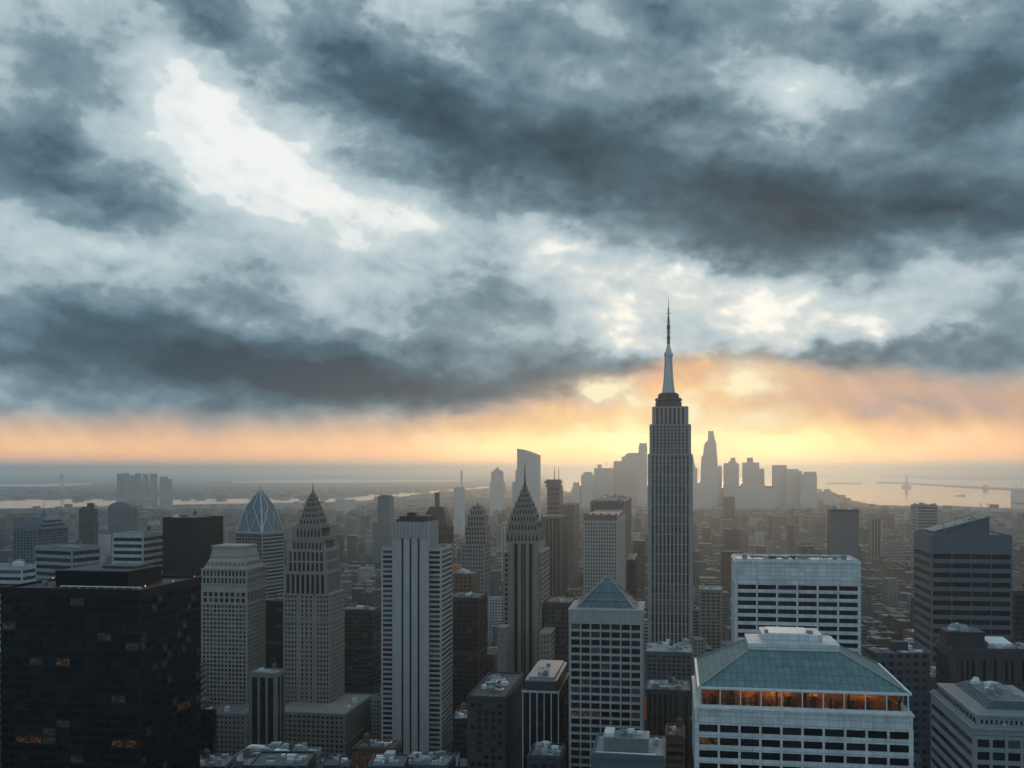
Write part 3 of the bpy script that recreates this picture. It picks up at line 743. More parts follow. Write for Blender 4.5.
# --- tower of pale piers with dark window slots
def slotted_tower():
    t = Tower('office_tower', 'grey concrete tower with three dark window slots and banded lower wings', 'skyscraper', 382, 441, 548, 750, px2=452)
    k = t.k; r = t.rect(); t.core(r, 0, t.h - .5); n = 46; zl = t.h - n * 3.6
    xa, xb = t.X(394.5), t.X(428.5)
    ra = (0, xa, 0, t.D); rb = (xb, t.w, 0, t.D)
    t.facade(ra, 'F', zl, t.h - 1, 1, n, .8, 1.5, .5, (0, 1, 0, 2, 3), dim=.08); t.facade(rb, 'F', zl, t.h - 1, 1, n, .8, 1.5, .5, (0, 1, 0, 2, 3), dim=.08)
    t.facade(r, 'R', zl, t.h - 1, 1, n, .6, 1.6, .5, (0, 1, 2, 1)); t.roof(r, t.h - .4, 'roof_gravel')
    zc = t.Z(522); y0 = -2.2; rc = (xa, xb, y0, t.D * .8)
    t.core((xa, xb, y0 + .5, t.D * .8), 0, zc)
    t.facade((xa, xb, y0 + .5, t.D * .8), 'F', zl, t.Z(537), 3, 1, 4.6, 1, .9, (3, 3), end=6.0); t.wall.box(xa - .9, xb + .9, y0 - .4, y0 + .6, t.Z(537) - .3, zc)
    nf = 11
    for i in range(nf):                   # fluted crown
        a = xa - .9 + i * (xb - xa + 1.8 - .9) / (nf - 1); t.wall.extrude_y([(a, t.Z(537)), (a + .9, t.Z(537)), (a + .9, zc), (a + .45, zc + 1.2), (a, zc)], y0 - 1.2, y0 - .3)
        yy = y0 + 1 + i * (t.D * .8 - y0 - 3) / (nf - 1); t.wall.box(xb - .05, xb + .8, yy, yy + .9, t.Z(548), zc + .2)
    mb = MB(); a = k * 2.5; mb.box(xa + a, xb - a, y0 + a, t.D * .75, zc - .4, zc + 2.2); mb.box(xa + a * 1.9, xb - a * .7, y0 + a * 1.8, t.D * .7, zc + 2.1, zc + 4.4)
    mb.box(xa + a * .7, xb - a * .7, y0 + a * .7, t.D * .77, zc + 1.5, zc + 2.0); t.part(mb, 'roof_plant', 'charcoal')
    t.unit(xa + 8, xa + 14, y0 + 8, y0 + 14, zc + 4.4, zc + 6.5, 'charcoal'); t.clutter((xb + 1, t.w - 1, 2, t.D * .8), t.h, 5, 2)
    for px in (440, 447): pass
    t.finish('limestone')
slotted_tower()

# --- second spired tower: ribbed brown, needle
def ribbed_spire():
    t = Tower('spired_tower', 'slim brown art deco tower with a ribbed pointed crown and three dark slots', 'skyscraper', 504, 541, 553, 800, px2=549)
    k = t.k; r = t.rect(); t.core(r, 0, t.h - .4); n = 44; zl = t.h - n * 3.8; cx, cy = t.Xd(524.8, t.D * .42), t.D * .42
    xa, xb = t.X(509.5), t.X(538)
    for ra in ((0, xa, 0, t.D), (xb, t.w, 0, t.D)): t.facade(ra, 'F', zl, t.h, 1, n, .9, 1.8, .45, (3, 0, 0))
    t.facade(r, 'R', zl, t.h, 4, n, 1.0, 1.8, .45, (3, 0, 0)); t.ring(r, t.h - .3, t.h + .9, .8); t.dy = t.D * .42 - 6
    y0 = -1.8; zc = t.Z(541); t.core((xa, xb, y0 + .5, t.D * .85), 0, zc); t.facade((xa, xb, y0 + .5, t.D * .85), 'F', zl, zc, 3, 1, 2.7, 1.2, 1.0, (3, 3), end=3.2)
    for i in range(7):
        a = xa + i * (xb - xa - .6) / 6; t.wall.box(a, a + .6, y0 - .95, y0 - .3, zl, zc + 2)
    a = (xb - xa) / 2 / k
    carved_spire(t, cx, cy, [(541, 530, a + 2.2, a + 1.8, 10), (530, 521, a + .6, a - .2, 10), (521, 514, a - 1.4, a - 2.2, 9), (514, 508, a - 3.4, a - 4.4, 8), (508, 502.5, a - 5.4, a - 6.6, 7), (502.5, 497.5, a - 7.6, a - 8.8, 5), (497.5, 492.5, a - 9.6, a - 10.6, 4), (492.5, 488, 2.8, 1.8, 3)], (488.5, 462, 1.6), 'brown_stone', k)
    t.finish('brown_stone')
    for (a, b, c, yt, lab) in ((540, 550, 555, 634, 'brown windowed wing stepping down right of the ribbed art deco tower'), (498, 506, 509, 628, 'brown windowed wing stepping down left of the ribbed art deco tower')):
        u = Tower('tower_wing', lab, 'building', a, b, yt, 770, px2=c, yb=690); r = u.rect(); u.core(r, 0, u.h - .3); n = 24
        u.facade(r, 'F', u.h - n * 4, u.h, 3, n, 1.2, 2, .4, (3, 0)); u.facade(r, 'R', u.h - n * 4, u.h, 3, n, 1.2, 2, .4, (3, 0)); u.ring(r, u.h - .3, u.h + .8, .6); u.lim = 40; u.finish('brown_stone')
ribbed_spire()

# --- tallest tower with mast
def great_tower():
    t = Tower('great_tower', 'tallest grey tower with vertical piers, stepped top and a tall antenna mast', 'skyscraper', 649, 691.5, 455, 1060, D=52, yb=638)
    k = t.k; cx, cy = t.w / 2, t.D / 2; mx = t.Xd(668.5, cy); hz = t.Z(455); r = t.rect(); t.core(r, 0, hz); zl = 40
    n = 62; nb = 11; TN = 23
    def shaft(q, z0, z1, nb, n, pw):
        t.facade(q, 'F', z0, z1, nb, n, pw, .8, 1.3, (0, 3, 1, 0), end=pw * 1.5, deep=1.05); t.facade(q, 'R', z0, z1, nb + 2, n, pw, .8, 1.3, (0, 3, 1, 0), end=pw * 1.5, deep=1.05); t.facade(q, 'L', z0, z1, nb + 2, n, pw, .8, 1.3, (0, 3, 1, 0), end=pw * 1.5, deep=1.05)
    shaft(r, zl, hz, 10, TN, 1.9)
    for py in (461, 600): t.ring(r, t.Z(py), t.Z(py) + .8, .9)
    t.ring(r, hz - .1, hz + 1.2, .95)
    def tier(hw, pa, pb, nb, n, pw, d=.94):
        q = (cx - hw * k, cx + hw * k, cy - t.D / 2 * d, cy + t.D / 2 * d); t.core(q, t.Z(pa) - .4, t.Z(pb)); shaft(q, t.Z(pa), t.Z(pb) - .3, nb, n, pw); t.ring(q, t.Z(pb) - .4, t.Z(pb) + .7, .9); return q
    tier(19.6, 455, 425, 10, 9, 1.4, .92); q = tier(17.0, 425, 407, 7, 1, 2.0, .8)
    t.dy = cy
    mb = MB()
    def disc(hw, pa, pb): 
        z0, z1 = t.Z(pa), t.Z(pb); mb.lathe(mx, cy, [(hw * k * .94, z0), (hw * k, z0 + .6), (hw * k, z1 - .6), (hw * k * .94, z1)], 24)
    disc(13.5, 407.5, 402.2); disc(12.6, 402.3, 401.6); disc(13.8, 401.5, 398.6); disc(10.8, 398.7, 394.6); disc(9.5, 394.7, 393.4)
    t.part(mb, 'mast_base', 'dark_stone')
    mb = MB(); P = [(7.4, 393.6), (6.4, 388), (5.4, 381), (4.7, 372), (4.2, 364), (4.0, 356.5)]
    mb.lathe(mx, cy, [(a * k * .82, t.Z(p)) for a, p in P], 16)
    for i in range(8):
        an = math.pi / 4 * i + .2
        for (a, p), (b, q_) in zip(P, P[1:]): mb.tube((mx + a * k * .85 * math.cos(an), cy + a * k * .85 * math.sin(an), t.Z(p)), (mx + b * k * .85 * math.cos(an), cy + b * k * .85 * math.sin(an), t.Z(q_)), .75, .7, 5)
    t.part(mb, 'mooring_mast', 'mast_steel')
    mb = MB(); mb.lathe(mx, cy, [(4.6 * k, t.Z(357)), (4.8 * k, t.Z(355)), (4.4 * k, t.Z(353)), (3.2 * k, t.Z(352)), (2.6 * k, t.Z(349)), (1.8 * k, t.Z(347)), (1.7 * k, t.Z(345))], 16); t.part(mb, 'dome_cap', 'mast_steel')
    mb = MB(); Q = [(1.5, 346), (1.5, 340), (1.9, 339.6), (1.9, 337), (1.35, 336.5), (1.35, 330), (1.9, 329.5), (1.9, 326), (1.2, 325.5), (1.1, 318), (.75, 317.5), (.7, 309), (.35, 308), (.15, 298)]
    mb.lathe(mx, cy, [(a * k, t.Z(p)) for a, p in Q], 8)
    for p in (343, 333, 322, 314): mb.tube((mx - 2.4 * k, cy, t.Z(p)), (mx + 2.4 * k, cy, t.Z(p)), .25)
    t.part(mb, 'antenna', 'dark_metal')
    t.finish('esb_stone')
great_tower()

# --- grey grid tower with a glass pyramid
def pyramid_tower():
    t = Tower('office_tower', 'grey stone grid tower with a dark glass pyramid roof', 'skyscraper', 570, 641.5, 609, 460, px2=644, yb=768)
    t.D = t.w * .95; r = t.rect(); t.core(r, 0, t.h - .3); zf = t.Z(622); n = int((zf - zlow(t, 4)) / 3.55); zl = zf - n * 3.55
    t.facade(r, 'F', zl, zf, 7, n, .6, 1.1, .5, (0, 0, 3, 3, 1), dim=.04, lit=.004); t.facade(r, 'R', zl, zf, 7, n, .75, 1.15, .5, (0, 1)); t.facade(r, 'L', zl, zf, 7, n, .75, 1.15, .5, (0, 1))
    t.ring(r, zf + .45, t.h - .6, .42); t.ring(r, t.h - .7, t.h + .2, .8)
    for i in range(8):
        a = -.5 + i * (t.w + .1) / 7; t.wall.box(a, a + .8, -.75, -.3, zf, t.h - .65)
    a = 2.4; b = (a, t.w - a, a, t.D - a); cx, cy = t.w / 2, t.D / 2; ap = (cx, cy, t.Z(574) - 1.8); z0 = t.h + .2
    mb = MB(); e = 3.2; mb.frus((e, t.w - e, e, t.D - e), z0 - .3, (cx - .15, cx + .15, cy - .15, cy + .15), ap[2]); p = t.part(mb, 'pyramid_roof', 'diamond_glass')
    mb = MB(); cor = [(b[0], b[2]), (b[1], b[2]), (b[1], b[3]), (b[0], b[3])]
    for i in range(4):
        c0, c1 = cor[i], cor[(i + 1) % 4]; mb.tube((*c0, z0), ap, .38, .3); mb.tube((*c0, z0), (*c1, z0), .3)
        for f in (.25, .5, .75):
            q0 = [c0[j] + (ap[j] - c0[j]) * f for j in (0, 1)] + [z0 + (ap[2] - z0) * f]; q1 = [c1[j] + (ap[j] - c1[j]) * f for j in (0, 1)] + [z0 + (ap[2] - z0) * f]; mb.tube(q0, q1, .16)
        for f in (.2, .4, .6, .8): mb.tube((c0[0] + (c1[0] - c0[0]) * f, c0[1] + (c1[1] - c0[1]) * f, z0), (ap[0], ap[1], ap[2] - .2), .13, .08)
    mb.build('glazing_bars', M['grey_metal'], p)
    t.clutter((1, 4, 1, t.D - 1), t.h, 3, 1, .6); t.clutter((t.w - 4, t.w - 1, 1, t.D - 1), t.h, 5, 2, .7); t.finish('pale_concrete')
pyramid_tower()

# --- white tower with a green hipped roof and a lit gallery
def hipped_tower():
    t = Tower('office_tower', 'white panelled tower with a teal hipped roof over a glowing amber gallery floor', 'skyscraper', 697, 911, 707.5, 290, D=44)
    k = t.k; r = t.rect(); zt = t.h; t.core((.3, t.w - .3, .3, t.D - .3), 0, zt - .2)
    zf = t.Z(721); n = 5; ch = (t.Z(722.2) - t.Z(735)) ; zl = zf - n * ch; ch5 = ch
    t.facade(r, 'F', zl, zf, 10, n, .62, 1.55, .55, (3, 3, 0)); t.facade(r, 'L', zl, zf, 7, n, .62, 1.55, .55, (3, 0)); t.facade(r, 'R', zl, zf, 7, n, .62, 1.55, .55, (3, 0))
    # panel band with joints
    t.ring(r, zf + .55, zt - .5, .38); t.ring(r, zt - .55, zt + .15, .75)
    cw = t.w / 10
    for i in range(11):
        a = i * (t.w + .2) / 10 - .4; t.wall.box(a, a + .5, -.8, -.3, zf + .5, zt - .54)
    # gallery floor, set back, with lit panes
    zg0, zg1 = zt + .1, t.Z(689); gi = k * 3; g = (gi, t.w - gi, gi * .8, t.D - gi)
    mb = MB(); mb.box(g[0] + 1, g[1] - 1, g[2] + 4.4, g[3], zg0 - .2, zg1 + .4); t.part(mb, 'gallery_core', 'gallery_wood')
    mb = MB(); mb.box(g[0], g[1], g[2] - .4, g[2] + 6.2, zg1 - .1, zg1 + .42); t.part(mb, 'gallery_ceiling', 'charcoal')
    ng = 10; gw = (g[1] - g[0]) / ng; post = MB()
    for i in range(ng + 1):
        a = g[0] + i * gw; post.box(a - .14, a + .14, g[2] - 1.0, g[2] - .6, zg0 - .1, zg1 + .2)
    for i in range(ng):
        a = g[0] + i * gw; mb = MB(); mb.box(a + .15, a + gw - .15, g[2] - .84, g[2] - .78, zg0 + .7, zg1)
        t.part(mb, 'gallery_window', 'clear_glass')
        for q in range(3 if 0 < i < 9 else 1):
            x = a + RND.uniform(.5, gw - 1.2); y = g[2] + (.9 if q == 0 else RND.uniform(1.6, 3.4)); zz = zg1 - (.06 if q == 0 else .35); mb = MB(); mb.lathe(x, y, [(.1, zz), (.28, zz - .04), (.28, zz - .12), (.06, zz - .2)], 8); mb.tube((x, y, zg1 - .05), (x, y, zz), .03, .03, 4); t.part(mb, 'pendant_lamp', 'gallery_lamp')
        if i % 2: mb = MB(); x = a + gw * RND.uniform(.2, .8); mb.box(x - .3, x + .3, g[2] + 1.5, g[2] + 2.1, zg0 - .1, zg1); t.part(mb, 'column', 'charcoal')
        for q in range(4):                # counters, shelves and partitions
            x = a + RND.uniform(.1, gw - 1.6); y = g[2] + RND.uniform(2.2, 3.9); mb = MB(); w_, h_ = RND.uniform(.4, 1.5), RND.uniform(1.0, 3.4); mb.box(x, x + w_, y, y + .4, zg0 - .1, zg0 + h_); mb.box(x - .05, x + w_ + .05, y - .06, y + .3, zg0 + h_ - .15, zg0 + h_ + .02); t.part(mb, 'cabinet', RND.choice(['charcoal', 'brick', 'dark_metal']))
        for q in range(2):                # indoor trees against the light
            x = a + RND.uniform(.6, gw - .6); y = g[2] + RND.uniform(.9, 3.2); hh = RND.uniform(1.8, 3.6); mb = MB(); mb.tube((x, y, zg0 - .1), (x, y, zg0 + hh * .7), .08, .05, 4)
            for _ in range(46):
                vx, vy, vz = RND.gauss(0, .55), RND.gauss(0, .45), RND.gauss(0, .5); p = Vector((x + vx, y + vy, zg0 + hh * .75 + vz)); e1 = Vector((RND.uniform(-1, 1), RND.uniform(-1, 1), RND.uniform(-1, 1))) * .5; e2 = Vector((RND.uniform(-1, 1), RND.uniform(-1, 1), RND.uniform(-1, 1))) * .5
                mb.quad(p, p + e1, p + e1 + e2, p + e2)
            t.part(mb, 'indoor_tree', 'autumn_leaf')
    for i in range(7):
        y = g[2] + 1 + i * (g[3] - g[2] - 2) / 6
        for xx in (g[0] - .5, g[1] + .5): post.box(xx - .14, xx + .14, y - .14, y + .14, zg0 - .1, zg1 + .2)
    post.box(-.2, t.w + .2, -.25, .05, zg0, zg0 + .9); t.part(post, 'gallery_frame', 'white_metal')
    # roof
    e = (k * 1.5, t.w - k * .6, -.2, t.D + .4); top = (t.Xd(752, t.D * .42), t.Xd(836, t.D * .42), t.D * .42, t.D * .80); zr = t.Z(655) - 3
    zr = zg1 + 9.0
    mb = MB(); mb.frus((e[0] + .3, e[1] - .3, e[2] + .3, e[3] - .3), zg1 + .45, top, zr); roof = t.part(mb, 'hipped_roof', 'green_copper')
    mb = MB()
    for (a, b, c, d) in ((e[0], e[1], e[2] - .3, e[2] + .35), (e[0], e[1], e[3] - .35, e[3] + .3)): mb.box(a, b, c, d, zg1 + .1, zg1 + .75)
    mb.box(e[0] - .3, e[0] + .35, e[2] - .3, e[3] + .3, zg1 + .12, zg1 + .8); mb.box(e[1] - .35, e[1] + .3, e[2] - .3, e[3] + .3, zg1 + .12, zg1 + .8); mb.build('eaves_gutter', M['white_metal'], roof)
    cz = zg1 + .8
    for (c0, c1) in (((e[0], e[2]), (top[0], top[2])), ((e[1], e[2]), (top[1], top[2])), ((e[1], e[3]), (top[1], top[3])), ((e[0], e[3]), (top[0], top[3]))):
        mb = MB(); mb.tube((*c0, cz - .2), (*c1, zr + .05), .28, .28); mb.build('ridge_cap', M['grey_metal'], roof)
    L = (top[0] - 1, top[1] + 1, top[2] - 1, top[3] + 1)
    mb = MB(); mb.box(*L, zr - .4, zr + 1.4); mb.box(L[0] + .8, L[1] - .8, L[2] + .8, L[3] - .8, zr + 1.3, zr + 1.55); c = t.part(mb, 'roof_terrace', 'white_panel')
    mb = MB(); mb.box(L[0] + 4.2, L[1] - 4.6, L[2] + 2.6, L[3] - 2, zr + 1.5, zr + 3.9); mb.build('penthouse', M['white_panel'], c)
    mb = MB(); mb.box(L[0] + 6.0, L[1] - 8.5, L[2] + 3.4, L[3] - 3, zr + 3.8, zr + 4.2); mb.build('skylight', M['white_metal'], c)
    for (a, b) in ((L[1] - 9, L[1] - 7.2), (L[0] + 5, L[0] + 6.0)):
        mb = MB(); mb.box(a, b, L[2] + 4, L[2] + 6, zr + 3.8, zr + 5.0); mb.build('rooftop_unit', M['grey_metal'], c)
    mb = MB()
    for i in range(14):
        x = L[0] + .3 + i * (L[1] - L[0] - .6) / 13; mb.box(x - .05, x + .05, L[2] + .15, L[2] + .25, zr + 1.3, zr + 2.3)
    mb.box(L[0] + .2, L[1] - .2, L[2] + .16, L[2] + .24, zr + 2.2, zr + 2.3); mb.build('handrail', M['white_metal'], c)
    t.lim = 90; t.finish('white_panel')
hipped_tower()

# --- white slab behind it
def white_slab():
    t = Tower('office_tower', 'white concrete slab with wide black windows and a blank panel top, behind the teal roof', 'skyscraper', 736, 859.5, 561, 460, D=28, yb=690)
    r = t.rect(); t.core(r, 0, t.h - .3); zf = t.Z(582.5); ch = 8 * 460 / F; n = 22; zl = zf - n * ch
    t.facade(r, 'F', zl, zf, 6, n, .8, 1.55, .6, (3, 3, 0)); t.facade(r, 'L', zl, zf, 4, n, .8, 1.55, .6, (3, 0)); t.facade(r, 'R', zl, zf, 4, n, .8, 1.55, .6, (3, 0))
    t.ring(r, zf + .5, t.h - .8, .42); t.ring(r, t.h - .85, t.h + .3, .7)
    for i in range(7):
        a = i * (t.w + .1) / 6 - .4; t.wall.box(a, a + .7, -.72, -.3, zf + .5, t.h - .84)
    t.wall.box(-.3, t.w + .3, -.55, -.3, t.Z(578.5), t.Z(577.7))
    t.roof(r, t.h, 'roof_gravel'); t.clutter((2, t.w - 3, 2, 12), t.h + .6, 26, 9, .62)
    mb = MB(); mb.tube((t.w * .45, 4, t.h + 2), (t.w * .9, 4, t.h + 2), .3); mb.tube((t.w * .12, 5, t.h + 1.6), (t.w * .5, 5, t.h + 1.6), .35)
    for f in (.15, .3, .48, .7, .88): mb.tube((t.w * f, 4.5, t.h - .2), (t.w * f, 4.5, t.h + 1.8), .15)
    t.part(mb, 'roof_piping', 'dark_metal'); t.finish('white_panel')
white_slab()

# --- dark banded tower with a wedge top, right
def wedge_tower():
    t = Tower('office_tower', 'dark slate tower with pale floor bands and a slanted wedge rooftop', 'skyscraper', 932, 1011, 536, 640, px2=915, yb=650)
    r = t.rect(); t.core(r, 0, t.h - .3); zf = t.Z(551.5); ch = 9.3 * 640 / F; n = 20; zl = zf - n * ch
    t.facade(r, 'F', zl, zf, 4, n, .45, 2.7, .6, (3, 3, 0)); t.facade(r, 'L', zl, zf, 1, n, .45, 2.7, .6, (3, 0))
    t.ring(r, zf + .6, t.h - .4, .42); t.ring(r, t.h - .45, t.h + .3, .6); t.roof(r, t.h, 'roof_tar')
    # wedge plant hall
    y0 = t.D * .2; y1 = t.D * .75; xa, xb = t.X(938), t.X(994); za = t.h + .2; mb = MB()
    mb.extrude_y([(xa, za), (xb, za), (xb, t.Z(518)), (xb - 1.2, t.Z(517)), (xa, za + 1.6)], y0, y1); p = t.part(mb, 'wedge_hall', 'slate_blue')
    sl = lambda f: (xa + (xb - xa) * f, za + 1.6 + (t.Z(517) - za - 1.6) * f)
    mb = MB(); (x0_, z0_), (x1_, z1_) = sl(0), sl(.97); mb.extrude_y([(x0_ - .6, z0_ + .1), (x1_ + 1.2, z1_ + .1), (x1_ + 1.2, z1_ + .7), (x0_ - .6, z0_ + .7)], y0 - .6, y1 + .6); mb.build('sloping_roof', M['slate_roof'], p)
    for i in range(22):
        f = RND.uniform(.04, .92); x, z = sl(f); y = RND.uniform(y0 + 1, y1 - 2); w = RND.uniform(.5, 1.4); mb = MB(); mb.box(x, x + w, y, y + RND.uniform(.6, 1.6), z + .5, z + RND.uniform(1.1, 1.8)); mb.build('roof_vent', M[RND.choice(['white_metal', 'grey_metal', 'grey_metal'])], p)
    mb = MB()
    for i in range(12): a = xa + 8 + i * (xb - xa - 9) / 11; mb.box(a, a + .15, y0 - .12, y0 + .1, za, sl((a - xa) / (xb - xa))[1] - .3)
    mb.build('seam', M['charcoal'], p); t.lim = 100; t.finish('slate_blue')
    # pale edge bands come from the wall; dark between
wedge_tower()

# ------------------------------------------------------------------ the other towers, one by one
def block(label, px0, px1, yt, Y, px2, wall, style='grid', bay=4.0, fl=3.7, pw=1.2, sh=1.5, t_=.4, yb=768, glass=(0, 0, 1, 3), roof='roof_tar', cl=5, lim=40, kind='office_tower', cat='building', cornice=.7, lit=0, dim=.03, D=None, turn=None, rows=60):
    t = Tower(kind, label, cat, px0, px1, yt, Y, px2=px2, D=D, yb=yb, turn=turn)
    r = t.rect(); t.core(r, 0, t.h - .4); zf = t.h - 2.0
    n = max(2, min(rows, int((zf - zlow(t, 10)) / fl))); zl = zf - n * fl
    side = 'R' if (t.px0 < 650) else 'L'
    for f in ('F', side):
        W = t.w if f == 'F' else t.D
        nc = max(1, int(W / bay)) if style != 'band' else 1
        if style == 'strip': t.facade(r, f, zl, zf, nc, 1, pw, sh, t_ + .3, glass, lit, dim)
        else: t.facade(r, f, zl, zf, nc, n, pw, sh, t_, glass, lit, dim)
    t.ring(r, zf + .38 * sh, t.h - .35, t_ * .9); t.ring(r, t.h - .4, t.h - .1, t_ + cornice * .4)
    t.roof(r, t.h - .1, roof, .6, .9); 
    if cl: t.clutter((1.5, t.w - 2, 1.5, t.D - 2), t.h, cl, int(Y), max(.8, t.w / 25))
    if cl and Y < 1200:
        q = random.Random(int(px0)); 
        if q.random() < .7: t.tank(t.w * q.uniform(.2, .8), t.D * q.uniform(.3, .8), t.h, 1.7)
        mb = MB(); hz = t.h + 1.7
        for i in range(9): a = .4 + i * (t.w - .8) / 8; mb.tube((a, .35, t.h + .7), (a, .35, hz), .05, .05, 4)
        mb.tube((.4, .35, hz), (t.w - .4, .35, hz), .05, .05, 4); t.part(mb, 'handrail', 'grey_metal')
        for i in range(3):
            x0 = t.w * q.uniform(.05, .5); y0 = t.D * q.uniform(.15, .85); L = t.w * q.uniform(.2, .45); mb = MB(); mb.box(x0, x0 + L, y0, y0 + .8, t.h + .25 + .02 * i, t.h + 1.0 + .02 * i); mb.box(x0 + L - .8 + .003, x0 + L - .003, y0 + .7, y0 + 3.5, t.h + .26 + .02 * i, t.h + .98 + .02 * i); mb.box(x0 + .2, x0 + .5, y0 + .2, y0 + .5, t.h - .2, t.h + .4); mb.box(x0 + L - .6, x0 + L - .3, y0 + .2, y0 + .5, t.h - .2, t.h + .4); t.part(mb, 'duct', q.choice(['rooftop_unit_grey', 'steel', 'white_metal']))
    t.lim = lim
    t._wall = wall; return t
def done(t): t.finish(t._wall); return t

# left side, behind the black tower
t = block('grey tower of white floor bands, corner towards us, just behind the black glass tower', 35, 72, 546.5, 1100, 100, 'band_grey', 'band', fl=7.6, sh=3.6, pw=1, glass=(3, 0), yb=590, lim=30, turn=24); done(t)
t = block('dark stepped tower with a shallow dome roof and flagpole at the far left', 13, 37, 529, 1500, 68, 'slate_blue', 'grid', 5, 4.2, 1.6, 1.8, yb=570, lim=0, cl=0)
mb = MB(); k = t.k
for i, (a, b, y0, y1) in enumerate(((2, 2.5, 529, 524.5), (5, 6, 524.6, 520.5), (9, 10, 520.6, 517.5))):
    mb.frus((a * k, t.w + t.D * .1 - a * k * .3, a * k, t.D - a * k), t.Z(y0) - .4, (b * k, t.w - b * k * .3, b * k, t.D - b * k), t.Z(y1))
t.part(mb, 'stepped_crown', 'slate_blue'); mb = MB(); mb.lathe(t.w * .75, t.D * .4, [(6, t.Z(518)), (4.5, t.Z(514.5)), (1, t.Z(512.5)), (.5, t.Z(511)), (.3, t.Z(503))], 12); t.part(mb, 'dome_spire', 'slate_blue'); done(t)
t = block('low pale office block of white bands at the left edge', -26, 22, 566, 1000, 36, 'band_white', 'band', fl=6.5, sh=3.2, pw=1, glass=(0, 1), yb=600, lim=20); done(t)
t = block('banded office block with a bright parapet left of the plain black box', 113, 143, 534, 1000, 164, 'band_white', 'band', fl=6.4, sh=3.0, pw=.8, glass=(0, 3), yb=590, lim=24); done(t)
t = block('plain black box tower with a flat top, corner towards us', 163, 195.5, 518, 1000, 223, 'black_steel', 'grid', 5, 3.8, .4, .6, .25, glass=(3,), yb=600, lim=30, cl=4, dim=0, turn=22); done(t)
# dark stepped hazy tower and round top
t = block('dark hazy stepped tower with a square lantern, between domed tower and round topped slab', 79, 94, 509, 2200, 98, 'charcoal', 'grid', 6, 5, 2, 2.2, yb=545, lim=0, cl=0)
mb = MB(); mb.box(t.w * .48, t.w * .85, t.D * .2, t.D * .7, t.h - .5, t.Z(503)); mb.box(t.w * .1, t.w * .4, t.D * .2, t.D * .7, t.h - .5, t.Z(506.8)); t.part(mb, 'lantern', 'charcoal'); done(t)
t = block('hazy slab with a rounded barrel top beyond the black box', 108, 131, 507.5, 3000, 137, 'slate_blue', 'grid', 8, 5, 2, 2.2, yb=530, lim=0, cl=0)
mb = MB(); pts = [(0, t.h - 1)] + [(t.w * .5 - t.w * .5 * math.cos(math.pi * i / 10), t.h + (t.Z(502) - t.h) * math.sin(math.pi * i / 10)) for i in range(11)] + [(t.w, t.h - 1)]
mb.extrude_y([(p[0], p[1]) for p in pts], .3, t.D - .3); t.part(mb, 'barrel_roof', 'slate_blue'); done(t)

# diamond topped glass tower
def diamond():
    t = Tower('office_tower', 'dark tower with a faceted pointed glass crown of crossing white ribs', 'skyscraper', 236, 262, 532, 1300, px2=284, yb=600, turn=26)
    r = t.rect(); t.core(r, 0, t.h - .3); n = 19; fl = 4.6; zl = t.h - 2 - n * fl
    t.facade(r, 'F', zl, t.h - 2, 9, n, .5, .9, .3, (3, 0)); t.facade(r, 'R', zl, t.h - 2, 1, n, .8, 2.3, .6, (3, 0)); t.ring(r, t.h - 1.4, t.h + .2, .8)
    ap = (t.w * .5, t.D * .5, t.Z(488.5)); z0 = t.h; zm = t.Z(507); cor = [(0, 0), (t.w, 0), (t.w, t.D), (0, t.D)]
    mid = []
    for i in range(4):
        a, b = cor[i], cor[(i + 1) % 4]; mid.append(((a[0] + b[0]) / 2, (a[1] + b[1]) / 2))
    # ring of eight half way up: bulging outline
    f = .60; q = [(ap[0] + (c[0] - ap[0]) * f, ap[1] + (c[1] - ap[1]) * f, zm) for c in cor]
    mb = MB(); c3 = [(*c, z0) for c in cor]; m3 = [(*m_, z0) for m_ in mid]
    mb.v = c3 + q + [ap]; mb.f = [(0, 1, 5, 4), (1, 2, 6, 5), (2, 3, 7, 6), (3, 0, 4, 7), (4, 5, 8), (5, 6, 8), (6, 7, 8), (7, 4, 8), (3, 2, 1, 0)]
    p = t.part(mb, 'glass_crown', 'diamond_glass'); mb = MB()
    for i in range(4):
        mb.tube(c3[i], q[i], .9, .8, 5); mb.tube(q[i], ap, .8, .6, 5); j = (i + 1) % 4
        mb.tube(c3[i], c3[j], .7, .7, 5)
        qm = [(q[i][d] + q[j][d]) / 2 for d in range(3)]; cm = m3[i]
        mb.tube(c3[i], qm, .6, .6, 5); mb.tube(c3[j], qm, .6, .6, 5); mb.tube(qm, ap, .55, .4, 5)
        mb.tube(cm, q[i], .4, .4, 4); mb.tube(cm, q[j], .4, .4, 4)
    mb.build('crown_ribs', M['steel'], p)
    mb = MB(); mb.tube(ap, (ap[0], ap[1], ap[2] + 5), .3, .1); t.part(mb, 'finial', 'dark_metal'); t.lim = 60; t.finish('band_grey')
diamond()
t = block('low black box block below the faceted crown tower', 255, 282, 601, 1000, 289, 'black_steel', 'grid', 5, 4, .5, .8, .25, glass=(3,), yb=700, lim=20, cl=3); done(t)
t = block('pale stone block with tall vertical window slots between granite and brown spired towers', 250, 276, 673, 800, 284, 'grey_stone', 'strip', 6.5, 3.8, 1.8, 2, .5, lim=20, cl=6, roof='roof_pale'); done(t)
t = block('narrow black slab standing against the granite podium', 201, 213, 711, 560, 216, 'black_steel', 'grid', 4, 3.7, .5, .8, .2, glass=(3,), lim=10, cl=2); done(t)
t = block('dark glass block with a pale flat roof right of the needle spired tower', 338, 373, 610, 1000, 381, 'charcoal', 'grid', 5, 4, .5, 1.4, .25, glass=(3, 0), yb=700, lim=50, roof='roof_gravel', dim=.1); done(t)
